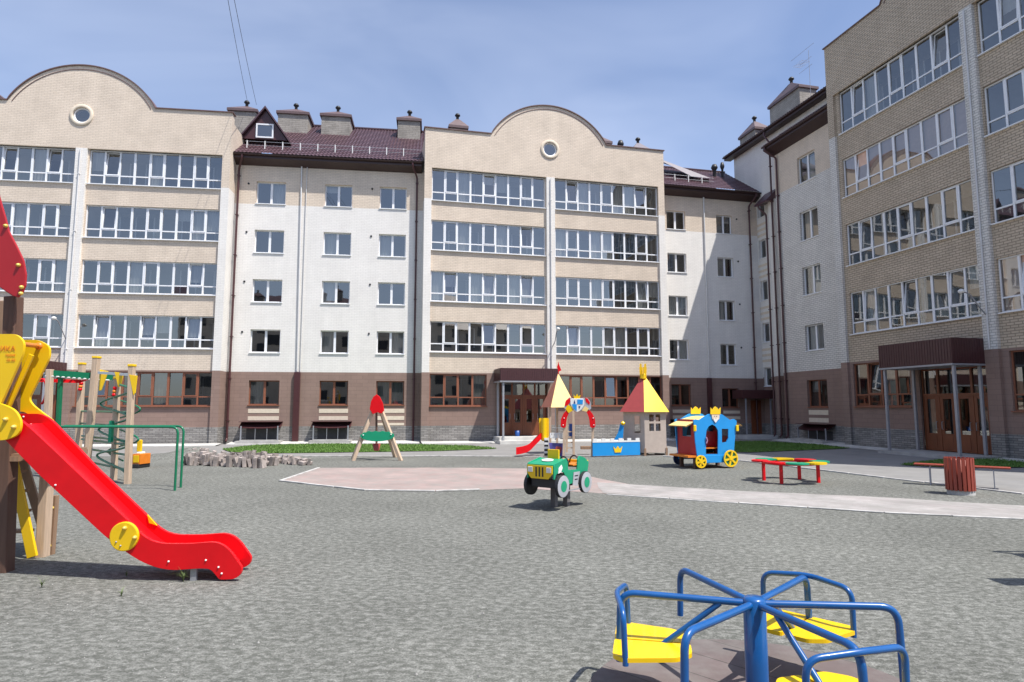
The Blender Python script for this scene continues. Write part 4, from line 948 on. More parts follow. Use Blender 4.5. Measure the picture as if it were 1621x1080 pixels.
# playhouse (six sided) with spire
hc = (P2(1021, 700, 26.3).x, 26.3 - O.y); hr = .98; aoff = R(-72 - 30)
ph_ = B(); zt_ = 1.78
hp = [(hc[0] + hr * math.cos(aoff + math.pi / 3 * k), hc[1] + hr * math.sin(aoff + math.pi / 3 * k)) for k in range(6)]
def wallpanel(b_, p0, p1, z0, z1, holes, th=.03, m=0):
    d = Vector((p1[0] - p0[0], p1[1] - p0[1], 0)); L = d.length; d.normalize(); nn = Vector((d.y, -d.x, 0))
    q = B(); xs = sorted({0, L, *[h * L for hh in holes for h in hh[:2]]}); zs = sorted({z0, z1, *[h for hh in holes for h in hh[2:]]})
    for i in range(len(xs) - 1):
        for j in range(len(zs) - 1):
            cx_ = (xs[i] + xs[i + 1]) / 2 / L; cz_ = (zs[j] + zs[j + 1]) / 2
            if any(h[0] < cx_ < h[1] and h[2] < cz_ < h[3] for h in holes): continue
            for o_ in (0, -th):
                q.face([(p0[0] + d.x * xs[i] + nn.x * o_, p0[1] + d.y * xs[i] + nn.y * o_, zs[j]), (p0[0] + d.x * xs[i + 1] + nn.x * o_, p0[1] + d.y * xs[i + 1] + nn.y * o_, zs[j]),
                        (p0[0] + d.x * xs[i + 1] + nn.x * o_, p0[1] + d.y * xs[i + 1] + nn.y * o_, zs[j + 1]), (p0[0] + d.x * xs[i] + nn.x * o_, p0[1] + d.y * xs[i] + nn.y * o_, zs[j + 1])], m)
    for hh in holes:
        c_ = [(hh[0] * L, hh[2]), (hh[1] * L, hh[2]), (hh[1] * L, hh[3]), (hh[0] * L, hh[3])]
        for i in range(4):
            a, e = c_[i], c_[(i + 1) % 4]; q.face([(p0[0] + d.x * a[0], p0[1] + d.y * a[0], a[1]), (p0[0] + d.x * e[0], p0[1] + d.y * e[0], e[1]), (p0[0] + d.x * e[0] - nn.x * th, p0[1] + d.y * e[0] - nn.y * th, e[1]), (p0[0] + d.x * a[0] - nn.x * th, p0[1] + d.y * a[0] - nn.y * th, a[1])], m)
    i0 = len(b_.v); b_.v += q.v; b_.f += [tuple(j + i0 for j in f) for f in q.f]; b_.m += q.m; b_.sm += q.sm
win = [(.22, .44, .98, 1.28), (.52, .74, .98, 1.28), (.22, .44, 1.36, 1.64), (.52, .74, 1.36, 1.64)]
order = []
for k in range(6):
    if k == 0: hs = win
    elif k == 5: hs = [(.52, .80, .9, 1.58)]
    elif k == 3: hs = [(.25, .75, .9, 1.6)]
    else: hs = [(.3, .7, .9, 1.5)]
    wallpanel(ph_, hp[k], hp[(k + 1) % 6], .12, zt_, hs)
house = ph_.obj('playhouse', 'beige', TC_, fix=False)
q = B()
for p in hp: q.box(p[0] - .04, p[0] + .04, p[1] - .04, p[1] + .04, 0, .3)
q.obj('foot', 'woodm', house)
pyr(house, 'roof', hc, 1.14, 1.74, 3.32, 6, aoff, ['yels', 'maroon'], [0, 1, 1, 1, 1, 1])
q = B()
ctr = P2(1018, 592, 26.2)
for k in range(8):
    a = k * math.pi / 4; r_ = .11
    q.beam((ctr.x + r_ * math.cos(a), ctr.y + r_ * math.sin(a), ctr.z - .18), (ctr.x + 1.25 * r_ * math.cos(a), ctr.y + 1.25 * r_ * math.sin(a), ctr.z + (.42 if k % 2 else .28)), .04, .02)
q.lathe([(.13, -.2), (.12, -.05), (.12, 0), (.001, 0)], 10, 0, (ctr.x, ctr.y, ctr.z)); q.obj('crown', 'yel', house)
# blue battlement wall
w0 = gnd(938.5, 724); w1 = gnd(1013.5, 722); ang = math.atan2(w1.y - w0.y, w1.x - w0.x); L = (w1 - w0).length
mt = Matrix.Translation((w0.x - O.x, w0.y - O.y, 0)) @ Matrix.Rotation(ang, 4, 'Z')
q = B(); q.box(0, L, 0, .04, .04, .56, 0, mt); wl = q.obj('wall_panel', 'sky', TC_, bevel=.005)
q = B(); q.box(0, L, -.01, .05, .56, .62, 0, mt)
for k in range(6): a = .02 + k * (L - .2) / 5; q.box(a, a + .16, -.01, .05, .62, .71, 0, mt)
q.obj('battlement', 'wht', wl)
q = B(); e_ = L * .52; pts = [(e_ - .2, .40), (e_ - .1, .29), (e_ - .06, .42), (e_, .28), (e_, .28)]
cr_ = [(e_ - .13, .16), (e_ + .13, .16), (e_ + .20, .40), (e_ + .09, .29), (e_, .42), (e_ - .09, .29), (e_ - .20, .40)]
qq = B(); qq.prism(cr_, -.022, -.003); qq.v = [tuple(mt @ Vector(v)) for v in qq.v]; qq.obj('crown_emblem', 'yel', wl)
# white bench rail behind and blue spring figure
q = B(); c = P2(984, 692, 25.6); q.prism([(c.x - .30, .62), (c.x + .05, .62), (c.x + .10, 1.2), (c.x - .02, 1.32), (c.x - .08, 1.1), (c.x - .14, .9)], c.y, c.y + .06); q.obj('blue_figure', 'sky', TC_)
q = B(); q.lathe([(.001, -.09), (.09, -.03), (.09, .03), (.001, .09)], 10, 0, (c.x + .06, c.y, 1.28)); q.obj('yellow_ball', 'yels', TC_)
# arch
gl, gr_ = gnd(892, 723.5), gnd(937, 723.5)
for gx_, tpx in ((gl, 894), (gr_, 939)):
    q = B(); t_ = P2(tpx, 668, gx_.y); q.beam((gx_.x - O.x, gx_.y - O.y, -.02), (t_.x, t_.y, t_.z), .09, .09); q.obj('arch_post', 'wood', TC_)
YA = gl.y - .1
for side in (0, 1):
    if side == 0: pp = [(887.5, 676), (888, 664), (892, 655), (898, 648), (902, 651), (898, 660), (896.5, 668), (896, 676), (892, 678)]
    else: pp = [(942.5, 676), (942, 664), (938, 655), (932, 648), (928, 651), (932, 660), (933.5, 668), (934, 676), (938, 678)]
    ar_ = board(TC_, 'arch_side', rnd_poly(pp, 2, 3), YA, .05, 'red', O, .004)
    bolts(ar_, [tuple(P2((893, 939)[side], 662, YA)), tuple(P2((891.5, 940)[side], 673, YA))], .022, -.025, 'wht')
board(TC_, 'crest_mantle', [(893, 646), (895, 636), (901, 629), (908, 631), (921, 630), (930, 630), (935, 637), (936, 647), (930, 652), (922, 650), (906, 650), (899, 653)], YA, .03, 'greyb', O, .004)
board(TC_, 'crest_wing', [(893.5, 643), (896, 634), (902, 629.5), (903, 636), (899, 642)], YA - .012, .01, 'red', O, 0); board(TC_, 'crest_wing', [(926, 630), (930, 631), (934, 637), (933, 641), (928, 637)], YA - .012, .01, 'red', O, 0)
board(TC_, 'crest_scroll', [(895, 647), (899, 641), (905, 644), (907, 650), (900, 654)], YA - .014, .012, 'yels', O, 0); board(TC_, 'crest_scroll', [(921, 650), (926, 643), (932, 647), (929, 652)], YA - .014, .012, 'creamy', O, 0)
sh = board(TC_, 'shield', rnd_poly([(903, 631), (924, 631), (925, 641), (920, 649), (913.5, 653), (907, 648), (903, 640)], 3, 4), YA - .03, .028, 'wht', O, .004)
board(sh, 'shield_field', [(914, 632.5), (923, 633), (922.5, 640), (914, 640)], YA - .042, .012, 'sky', O, 0); board(sh, 'shield_field', [(905.5, 640), (913, 640), (913, 651), (908, 647)], YA - .042, .012, 'sky', O, 0)
board(sh, 'shield_mark', [(908, 639), (909.5, 633), (911, 639)], YA - .042, .012, 'navy', O, 0); board(sh, 'shield_mark', [(916, 643), (919, 643), (917, 648)], YA - .042, .012, 'navy', O, 0)
board(TC_, 'crest_crown', [(909, 631), (908, 624.5), (911, 628), (913.5, 623.5), (916, 628), (919, 625), (918, 631)], YA - .01, .02, 'yels', O, 0)
# small slide tower
for px_, Y_, ty in ((871, 26.0, 645), (908, 26.0, 645), (882, 27.1, 645), (897, 27.3, 645)):
    g_ = P2(px_, 700, Y_); q = B(); q.beam((g_.x, g_.y, -.02), (g_.x + .0, g_.y, P2(px_, ty, Y_).z), .09, .09); q.obj('tower_post', 'wood', TC_)
pc = (P2(884, 645, 26.5).x, 26.5 - O.y)
pyr(TC_, 'tower_roof', pc, .80, P2(884, 645, 25.9).z, P2(884, 591, 26.5).z, 4, R(-27), ['creamy', 'terra'], [1, 1, 1, 0])
q = B(); f_ = P2(884, 600, 26.5); q.tube([(f_.x, f_.y, f_.z), (f_.x, f_.y, f_.z + .7)], .02, 6); q.prism([(f_.x, f_.z + .3), (f_.x + .13, f_.z + .36), (f_.x, f_.z + .68), (f_.x - .06, f_.z + .5)], f_.y - .01, f_.y + .01); q.obj('flag', 'red', TC_)
board(TC_, 'yellow_panel', rnd_poly([(853, 662), (869, 662), (869, 692), (864, 699), (857, 698), (854, 690)], 2, 3), 25.5, .03, 'yel', O, .004)
q = B(); ax_ = P2(861, 680, 25.4); q.tube([(ax_.x, ax_.y - .02, P2(861, 662, 25.4).z), (ax_.x, ax_.y - .02, P2(861, 697, 25.4).z)], .11, 14); q.obj('yellow_roll', 'yels', TC_)
q = B(); sl_ = [P2(858, 690, 25.6), P2(848, 700, 25.4), P2(838, 710, 25.3), P2(828, 714, 25.2), P2(817, 716, 25.1)]
sp_ = smooth_path(sl_, 6)
for i in range(len(sp_) - 1):
    a, c = sp_[i], sp_[i + 1]
    for y0, y1, dz0, dz1 in ((-.24, -.19, -.08, .17), (-.19, .19, -.04, .0), (.19, .24, -.08, .17)):
        v = [(p.x, p.y + yy, p.z + dz) for p in (a, c) for yy, dz in ((y0, dz0), (y1, dz0), (y1, dz1), (y0, dz1))]
        q.mesh(v, [(0, 1, 5, 4), (1, 2, 6, 5), (2, 3, 7, 6), (3, 0, 4, 7)])
q.obj('small_slide', 'red', TC_)
pn = board(TC_, 'painted_panel', [(869, 701), (894, 702), (893.5, 724), (872, 722)], 25.0, .03, 'purple', O, .004); board(pn, 'painted_patch', rnd_poly([(878, 718), (888, 718), (890, 708), (880, 706)], 3, 3), 24.985, .012, 'maroon', O, 0)
q = B()
for k in range(7): a = P2(872 + k * 3.3, 697, 25.0); q.box(a.x - .03, a.x + .03, a.y, a.y + .03, .72, .93)
q.obj('picket', 'wht', TC_)
q = B(); a = P2(864.5, 710, 25.2)
for k in range(8): q.box(a.x - .07, a.x + .09, a.y, a.y + .12, .03 + k * .085, .115 + k * .085, k % 2)
q.obj('striped_post', ['black', 'wht'], TC_)
q = B(); a0_, a1_ = P2(898, 718, 26), P2(909, 718, 26)
for k in range(4): q = B(); q.box(a0_.x, a1_.x, a0_.y, a0_.y + .1, .25 + k * .22, .29 + k * .22); q.obj('ladder_rung', 'wood', TC_)
q = B(); board(TC_, 'blue_panel', [(901, 671), (907, 671), (907, 691), (901, 691)], 26.2, .03, 'navy', O, 0)
q = B(); a0_, a1_ = P2(920, 715, 25.9), P2(938, 715, 25.9); q.box(a0_.x, a1_.x, a0_.y, a0_.y + .3, .22, .34); q.obj('bench', 'woodm', TC_)
q = B(); a0_, a1_ = P2(872, 688, 26.0), P2(893, 688, 25.9)
for z in (.85, 1.08): q.tube([(a0_.x, a0_.y, z), (a1_.x, a1_.y, z)], .015, 6)
q.obj('rail', 'steel', TC_)
# bucket by the centre door
O = Vector((LC + XC * 5.15 - NC * .5)); q = B(); q.lathe([(.11, 0), (.15, .3), (.145, .3), (.105, .02), (.001, .02)], 18); o = q.obj('bucket', 'bluebk', loc=(O.x, O.y, .342)); tag(o, 'small blue bucket standing at the foot of the central entrance doors', 'bucket')

# ---- toy jeep
O = gnd(884, 801.5); TJ = thing('toy_jeep', 'green play jeep on two posts with grey wheels and yellow grille', 'playground jeep', O, -36.9)
q = B(); q.prism([(-.30, .62), (.30, .62), (.30, .86), (-.30, .86)], -.64, -.60); q = B()
for sx in (-1, 1):
    q2 = B(); prof = [(-.64, .60), (-.64, .85), (-.60, .89), (-.20, .97), (-.14, .90), (-.12, .74), (.22, .72), (.25, .92), (.32, .99), (.52, .94), (.68, .84), (.62, .62), (.38, .60), (.34, .50), (-.10, .46), (-.22, .60), (-.28, .70), (-.42, .74), (-.56, .68), (-.60, .60)]
    x0 = sx * .30; q2.prism(prof, x0 - .015, x0 + .015); q2.v = [(y, x, z) for x, y, z in q2.v]; side = q2.obj('side_panel', 'greenb', TJ, bevel=.006)
    if sx == 1:
        q3 = B(); q3.prism([(.02, .44), (.20, .40), (.30, .68), (.06, .68)], .318, .33); q3.v = [(y, x, z) for x, y, z in q3.v]; dd = q3.obj('door', 'greyb', side)
        q3 = B(); q3.box(.331, .334, .09, .22, .60, .62); q3.box(.331, .334, .09, .20, .53, .55); q3.obj('vent', 'black', dd)
        q3 = B(); q3.prism([(-.50, .70), (-.40, .72), (-.34, .80), (-.38, .86), (-.48, .80)], .317, .325); q3.v = [(y, x, z) for x, y, z in q3.v]; q3.obj('badge', 'wht', side)
q = B(); q.mesh([(-.30, -.64, .87), (.30, -.64, .87), (.30, -.18, .955), (-.30, -.18, .955), (-.30, -.64, .84), (.30, -.64, .84), (.30, -.18, .925), (-.30, -.18, .925)], [(0, 1, 2, 3), (7, 6, 5, 4), (0, 4, 5, 1), (2, 6, 7, 3)]); hd = q.obj('bonnet', 'greenb', TJ)
q = B(); q.disc((0, 0, 0), .1, .01, 'z', 20); q.v = [(x * 1.3, y * .8 - .38, z + .935 + (y) * .18) for x, y, z in q.v]; q.obj('badge', 'wht', hd)
q = B(); q.prism([(-.29, .85), (-.29, .70), (-.20, .60), (.20, .60), (.29, .70), (.29, .85)], -.665, -.64); gr2 = q.obj('grille', 'yel', TJ, bevel=.005)
q = B()
for k in range(3): q.box(-.09 + k * .075, -.06 + k * .075, -.672, -.664, .64, .82)
q.obj('grille_slot', 'black', gr2)
for sx in (-1, 1): q = B(); q.box(sx * .215 - .055, sx * .215 + .055, -.675, -.664, .72, .82); q.obj('headlight', 'wht', gr2, bevel=.012)
for sx in (-1, 1):
    for sy in (-.43, .44):
        q = B(); q.lathe([(.215, -.03), (.215, .03), (.20, .035)], 28, 0, (sx * .36, sy, .46), False, 'x'); wh = q.obj('wheel', 'black', TJ)
        q = B(); q.lathe([(.205, .037), (.11, .045), (.001, .045)] if sx > 0 else [(.001, -.045), (.11, -.045), (.205, -.036)], 28, 0, (sx * .36, sy, .46), False, 'x'); q.obj('rim', 'greyb' if sx > 0 else 'black', wh)
        q = B(); c_ = .049 if sx > 0 else -.052; q.lathe([(.105, c_), (.001, c_ + .004)], 20, 0, (sx * .36, sy, .46), False, 'x'); q.obj('hub', 'greenb', wh)
q = B(); q.box(-.28, .28, -.55, .5, .42, .60); q.obj('chassis', 'black', TJ, bevel=.02)
for px_ in ((-.02, -.12), (.13, .10)): q = B(); q.box(px_[0] - .055, px_[0] + .055, px_[1] - .055, px_[1] + .055, -.02, .45); q.obj('post', 'greypost', TJ, bevel=.008)
q = B(); q.box(-.12, .14, -.20, -.16, .93, 1.13); q.obj('windscreen_board', 'yel', TJ, bevel=.006); 
q = B(); q.box(-.29, .29, .10, .62, .80, .83); q.obj('seat', 'orange', TJ, bevel=.006)
for sy in (.02, .42): q = B(); q.tube([(.12 + .11 * math.cos(R(a)), sy, .83 + .15 * math.sin(R(a))) for a in range(0, 181, 15)], .016, 8); q.obj('handle', 'black', TJ)
q = B(); q.box(.33, .36, -.2, .25, .34, .36); q.obj('foot_rail', 'steel', TJ)
q = B(); q.box(-.3, .3, .64, .68, .72, .88); q.obj('tail_board', 'yels', TJ, bevel=.006)

# ---- royal carriage playhouse
O = Vector((6.0, 20.2, 0)); TG = thing('toy_carriage', 'blue toy carriage with yellow wheels, yellow crowns and red end panel', 'play carriage', O, 19)
def L2(px, py):  # photo pixel to the carriage's front plane
    r_ = ray(px, py); a = R(19); n_ = Vector((-math.sin(a), math.cos(a), 0)); o_ = Vector((0, 0, CAM_H)); t_ = ((O - o_).dot(n_)) / r_.dot(n_); p = o_ + r_ * t_ - O
    return (p.dot(Vector((math.cos(a), math.sin(a), 0))), p.z + 0)
fr = [(1105, 731), (1101, 700), (1098.5, 672), (1098, 666), (1101, 664), (1107, 665), (1113, 661), (1121, 656), (1132, 653.5), (1143, 656), (1150, 661), (1156, 665), (1162, 663.5), (1166, 666), (1166, 672), (1163, 700), (1161, 731)]
P_ = [L2(*p) for p in fr]
hd_ = [L2(1117.5, 719), L2(1117.5, 690), L2(1118.5, 681), L2(1122, 675), L2(1127.5, 672), L2(1133, 675), L2(1136.5, 681), L2(1137, 690), L2(1136.5, 719)]
hw_ = [L2(1142.5, 679), L2(1153, 679), L2(1153, 694), L2(1150, 700), L2(1143, 701)]
def two_hole(poly, h1, h2, y0, y1, name, m, par):
    q = B()
    def ar(p): return sum(p[i][0] * p[(i + 1) % len(p)][1] - p[(i + 1) % len(p)][0] * p[i][1] for i in range(len(p)))
    loops = [poly, h1, h2]; tess = tessellate_polygon([[Vector((p[0], p[1], 0)) for p in l] for l in loops]); allp = [p for l in loops for p in l]; n = len(allp)
    q.v = [(p[0], y0, p[1]) for p in allp] + [(p[0], y1, p[1]) for p in allp]
    for t in tess: q.f += [tuple(t), tuple(i + n for i in t)]; q.m += [0, 0]; q.sm += [False, False]
    off = 0
    for l in loops:
        for j in range(len(l)): a = off + j; b2 = off + (j + 1) % len(l); q.f.append((a, b2, b2 + n, a + n)); q.m.append(0); q.sm.append(False)
        off += len(l)
    return q.obj(name, m, par)
DP = 1.05
front = two_hole(P_, hd_, hw_, 0, .04, 'side_panel', 'sky', TG)
two_hole(P_, hd_, hw_, DP, DP + .04, 'side_panel', 'sky', TG)
x0, x1 = min(p[0] for p in P_) + .12, max(p[0] for p in P_) - .12
for xx, hol in ((x0, [(.25, .75, 1.0, 1.45)]), (x1, [(.25, .75, 1.0, 1.45)])):
    q = B(); wallpanel(q, (xx, .04), (xx, DP), .42, 1.55, hol); q.obj('end_panel', 'maroon' if xx != x0 else 'redp', TG, fix=False)
q = B(); q.box(x0 - .35, x1 + .02, .02, DP + .02, .36, .42); q.obj('floor', 'orange', TG)
q = B(); zz = L2(1100, 676)[1]; zc = zz + .30; e = .38; N = 12; xm = (x0 + x1) / 2; hwid = (x1 - x0) / 2 + e
for i in range(N):
    t0_, t1_ = -1 + 2 * i / N, -1 + 2 * (i + 1) / N
    f = lambda t: zz + .30 * (1 - abs(t) ** 1.6)
    q.face([(xm + hwid * t0_, .045, f(t0_)), (xm + hwid * t1_, .045, f(t1_)), (xm + hwid * t1_, DP - .005, f(t1_)), (xm + hwid * t0_, DP - .005, f(t0_))])
    q.face([(xm + hwid * t0_, .045, f(t0_) + .03), (xm + hwid * t1_, .045, f(t1_) + .03), (xm + hwid * t1_, DP - .005, f(t1_) + .03), (xm + hwid * t0_, DP - .005, f(t0_) + .03)])
q.obj('roof', 'creamy', TG, fix=False)
for yy in (-.01, DP + .0):
    pts = [L2(*p) for p in ((1124, 656), (1124, 645), (1127, 649), (1128.5, 646), (1131.5, 643.5), (1135, 646), (1136.5, 649), (1140, 645), (1139.5, 656))]
    q = B(); q.prism(pts, yy - .02, yy); q.obj('crown', 'yels', TG)
pts = [L2(*p) for p in ((1125.5, 654), (1138.5, 654), (1138, 663), (1132, 669), (1127, 663))]
q = B(); q.prism(pts, -.022, -.003); fc = q.obj('king_face', 'skin', TG)
c_ = L2(1132, 663); q = B(); q.prism([(c_[0] - .10, c_[1] + .02), (c_[0] - .05, c_[1] - .08), (c_[0], c_[1] - .13), (c_[0] + .05, c_[1] - .08), (c_[0] + .10, c_[1] + .02), (c_[0], c_[1] - .03)], -.03, -.023); q.obj('beard', 'wht', fc)
q = B()
for sx in (-1, 1): q.disc((c_[0] + sx * .045, -.026, c_[1] + .08), .013, .006, 'y', 8)
q.obj('eye', 'black', fc)
for px_ in ((1099, 678), (1166, 678)):
    c_ = L2(*px_); q = B(); q.box(c_[0] - .05, c_[0] + .05, -.06, .0, c_[1] - .10, c_[1] + .10); q.obj('lantern', 'yels', TG, bevel=.02)
for (px_, r_) in (((1107, 730.5), .20), ((1154, 725.5), .27)):
    for yy in (-.09, DP + .09):
        c_ = L2(*px_); cz = max(c_[1], r_ + .015); q = B(); q.lathe([(r_, -.02), (r_ , .02), (r_ - .045, .02), (r_ - .045, -.02), (r_, -.02)], 28, 0, (c_[0], yy, cz), False, 'y')
        for k in range(6):
            a = R(60 * k + 15); q.beam((c_[0], yy, cz), (c_[0] + (r_ - .04) * math.cos(a), yy, cz + (r_ - .04) * math.sin(a)), .06, .04, 0, (0, 1, 0))
        q.lathe([(.06, -.03), (.06, .03)], 16, 0, (c_[0], yy, cz), False, 'y')
        wh = q.obj('wheel', 'yels' if yy < 0 else 'navy', TG, fix=False); q = B(); q.disc((c_[0], yy + .028, cz), r_ - .02, .008, 'y', 24); q.obj('disc', 'greenb' if yy < 0 else 'navy', wh)
q = B(); q.box(x0 + .1, x1 - .1, .1, .2, .62, .65); q.box(x0 + .1, x1 - .1, DP - .35, DP - .05, .62, .65); q.obj('seat', 'orange', TG)
q = B(); q.box(xm - .1, xm + .5, .5, .55, .65, 1.15); q.obj('inner_panel', 'redp', TG)
q = B(); q.box(P_[0][0] + .15, P_[-1][0] - .15, -.02, -.002, .18, .42); q.obj('skirt', 'sky', TG, bevel=.02)
for xx in (x0, x1):
    for yy in (.15, DP - .15): q = B(); q.box(xx - .05, xx + .05, yy - .05, yy + .05, -.02, .4); q.obj('foot', 'wooddk', TG)
c_ = L2(1117, 697); q = B(); q.tube([(c_[0], -.03, c_[1] - .1), (c_[0] + .03, -.05, c_[1]), (c_[0], -.03, c_[1] + .1)], .02, 8); q.obj('door_handle', 'pinkcl', TG)

# ---- flower bench
O = gnd(1252, 762.5); TF = thing('flower_bench', 'low round bench with red, yellow and green petal seats on red legs', 'bench', O, 12)
cols = ['red', 'yels', 'greenb', 'red', 'red', 'greenb', 'yels', 'greenb']
for k in range(8):
    a0_ = R(45 * k + 1.5); a1_ = R(45 * (k + 1) - 1.5); n = 12; q = B(); top = []; inn = []
    for j in range(n + 1):
        a = a0_ + (a1_ - a0_) * j / n; r_ = .80 + .17 * math.sin(math.pi * j / n) ** .7; top.append((r_ * math.cos(a), r_ * math.sin(a))); inn.append((.56 * math.cos(a), .56 * math.sin(a)))
    for z, fl in ((.55, 0), (.51, 1)):
        for j in range(n): q.face([(*inn[j], z), (*top[j], z), (*top[j + 1], z), (*inn[j + 1], z)])
    for j in range(n): q.face([(*top[j], .51), (*top[j + 1], .51), (*top[j + 1], .55), (*top[j], .55)]); q.face([(*inn[j], .51), (*inn[j + 1], .51), (*inn[j + 1], .55), (*inn[j], .55)])
    q.face([(*inn[0], .51), (*top[0], .51), (*top[0], .55), (*inn[0], .55)]); q.face([(*inn[-1], .51), (*top[-1], .51), (*top[-1], .55), (*inn[-1], .55)])
    q.obj('seat_petal', cols[k], TF)
q = B(); q.tube([(.66 * math.cos(R(a)), .66 * math.sin(R(a)), .49) for a in range(0, 360, 15)], .025, 8, 0, True); q.obj('frame', 'red', TF)
for a in (35, 145, 215, 325): q = B(); q.beam((.66 * math.cos(R(a)), .66 * math.sin(R(a)), -.03), (.66 * math.cos(R(a)), .66 * math.sin(R(a)), .5), .07, .07); q.obj('leg', 'red', TF, bevel=.006)

# ---- plain bench and litter bin
a_, c_ = gnd(1447, 733.5, .52), gnd(1600, 742, .50); mid = (a_ + c_) / 2; d_ = (c_ - a_); L = d_.length; ang = math.degrees(math.atan2(d_.y, d_.x))
TN = thing('park_bench', 'long backless brown plank bench with thin wire legs beside the paving', 'bench', (mid.x, mid.y, 0), ang)
for k in range(4): q = B(); q.box(-L / 2, L / 2, -.17 + k * .088, -.17 + k * .088 + .078, .49, .525); q.obj('seat_slat', 'slat', TN, bevel=.005)
for sx in (-1, 1):
    q = B(); q.tube(bend([(sx * L * .33, -.16, -.02), (sx * L * .33, -.14, .48), (sx * L * .33, .14, .48), (sx * L * .33, .16, -.02)], .07), .012, 8); q.obj('leg', 'steel', TN)
O = Vector((10.16, 14.5, 0)); TU = thing('litter_bin', 'round litter bin of red-brown vertical slats on a concrete foot', 'litter bin', O)
q = B(); q.lathe([(.27, 0), (.265, .11), (.001, .11)], 28); q.obj('foot', 'concrete', TU, bevel=.008)
q = B(); q.lathe([(.20, .11), (.20, .78), (.19, .78), (.19, .15), (.001, .15)], 24); q.obj('liner', 'slat', TU)
for k in range(20): 
    a = 2 * math.pi * k / 20; q = B(); q.box(-.033, .033, -.012, .012, .10, .82, 0, Matrix.Translation((.275 * math.sin(a), -.275 * math.cos(a), 0)) @ Matrix.Rotation(a, 4, 'Z')); q.obj('slat', 'slat', TU)

# ---- merry-go-round
O = Vector((1.624, 4.37, 0)); TM = thing('merry_go_round', 'blue tube merry-go-round with three yellow seats, nearest the viewer', 'merry-go-round', O)
ZT = .70
q = B(); q.lathe([(.073, -.02), (.073, .705), (.058, .722), (.001, .725)], 28); q.obj('hub', 'blue', TM)
q = B(); q.lathe([(.12, 0), (.12, .05), (.074, .06)], 24); q.obj('hub_collar', 'blue', TM)
RR_ = .885
for k, a in enumerate((168, 108, 44, -9, -74, -136)):
    u = Vector((math.cos(R(a)), math.sin(R(a)), 0)); v_ = Vector((-u.y, u.x, 0)); seat = k % 2 == 0
    q = B(); q.tube(bend([u * .04 + Vector((0, 0, ZT - .02)), u * RR_ + Vector((0, 0, ZT)), u * (RR_ + .012) + Vector((0, 0, .36)), u * (RR_ + .015) + Vector((0, 0, .33 if k == 1 else .10)) if not seat else u * (RR_ + .015) + Vector((0, 0, .24))], .11, 8), .024, 14); q.obj('arm', 'blue', TM)
    if seat:
        q = B(); q.tube([u * .22 + Vector((0, 0, ZT - .03)), u * .60 + Vector((0, 0, .375))], .020, 12); q.obj('brace', 'blue', TM)
        q = B(); h_ = .33; lp_ = bend([u * (RR_ - .04) - v_ * h_ + Vector((0, 0, .34)), u * (RR_ - .03) - v_ * h_ + Vector((0, 0, ZT - .03)), u * (RR_ + .03) + Vector((0, 0, ZT + .0)), u * (RR_ - .03) + v_ * h_ + Vector((0, 0, ZT - .03)), u * (RR_ - .04) + v_ * h_ + Vector((0, 0, .34))], .09, 8)
        q.tube(lp_, .020, 12); q.obj('backrest_loop', 'blue', TM)
        q = B(); q.tube([u * .62 - v_ * .25 + Vector((0, 0, .35)), u * .62 + v_ * .25 + Vector((0, 0, .35))], .015, 8); q.tube([u * .60 + Vector((0, 0, .34)), u * (RR_ + .015) + Vector((0, 0, .25))], .018, 8); q.obj('seat_bracket', 'blue', TM)
        for s_ in (-1, 1):
            pts = [(.42, .009), (.93, .009), (.93, .29), (.86, .35), (.52, .27), (.42, .17)]
            pts = rnd_poly(pts, .03, 3)
            q = B(); n = len(pts); top = [u * x + v_ * (y * s_) + Vector((0, 0, .39)) for x, y in pts]; bo = [p - Vector((0, 0, .028)) for p in top]
            q.face(top); q.face(bo)
            for j in range(n): q.face([top[j], bo[j], bo[(j + 1) % n], top[(j + 1) % n]])
            q.obj('seat', 'yels', TM, bevel=.007)
q = B(); N = 40
q.lathe([(1.22, 0.0), (1.20, .018), (.001, .02)], N, 0, (O.x + .08, O.y + .02, .0), False); o = q.obj('rubber_base', 'tiles'); o["kind"] = 'structure'; o.name = 'paving'

# ---- heap of loose paving blocks
k = 0; slab0 = B(); slab0.box(-.05, .05, -.12, .12, -.01, .40); sm_ = slab0.obj('paving_block', 'slab', bevel=.008)
src = sm_; placed = []
for row, (a, c, n, hz) in enumerate((((298, 736), (420, 741), 40, 1.0), ((300, 731), (438, 738), 34, .95), ((305, 724), (430, 730), 26, .95), ((425, 733), (497, 737), 20, .62), ((425, 728), (480, 731), 10, .6))):
    p0, p1 = gnd(*a), gnd(*c)
    for i in range(n):
        p = p0.lerp(p1, (i + rnd.uniform(-.35, .35)) / n); p.y += rnd.uniform(-.15, .15)
        o = src if k == 0 else src.copy()
        if k: COL.objects.link(o)
        lean = rnd.uniform(-.35, .35) if rnd.random() < .8 else rnd.choice((-1.35, 1.35))
        o.location = (p.x, p.y, 0 if abs(lean) < 1 else .06); o.rotation_euler = (rnd.uniform(-.15, .15), lean, rnd.uniform(-.5, .5)); s_ = hz * rnd.uniform(.62, 1.0); o.scale = (rnd.uniform(.8, 1.4), rnd.uniform(.7, 1.1), s_)
        tag(o, 'grey-pink concrete block standing in the rough heap by the lawn', 'paving block', 'loose paving blocks in the heap'); k += 1
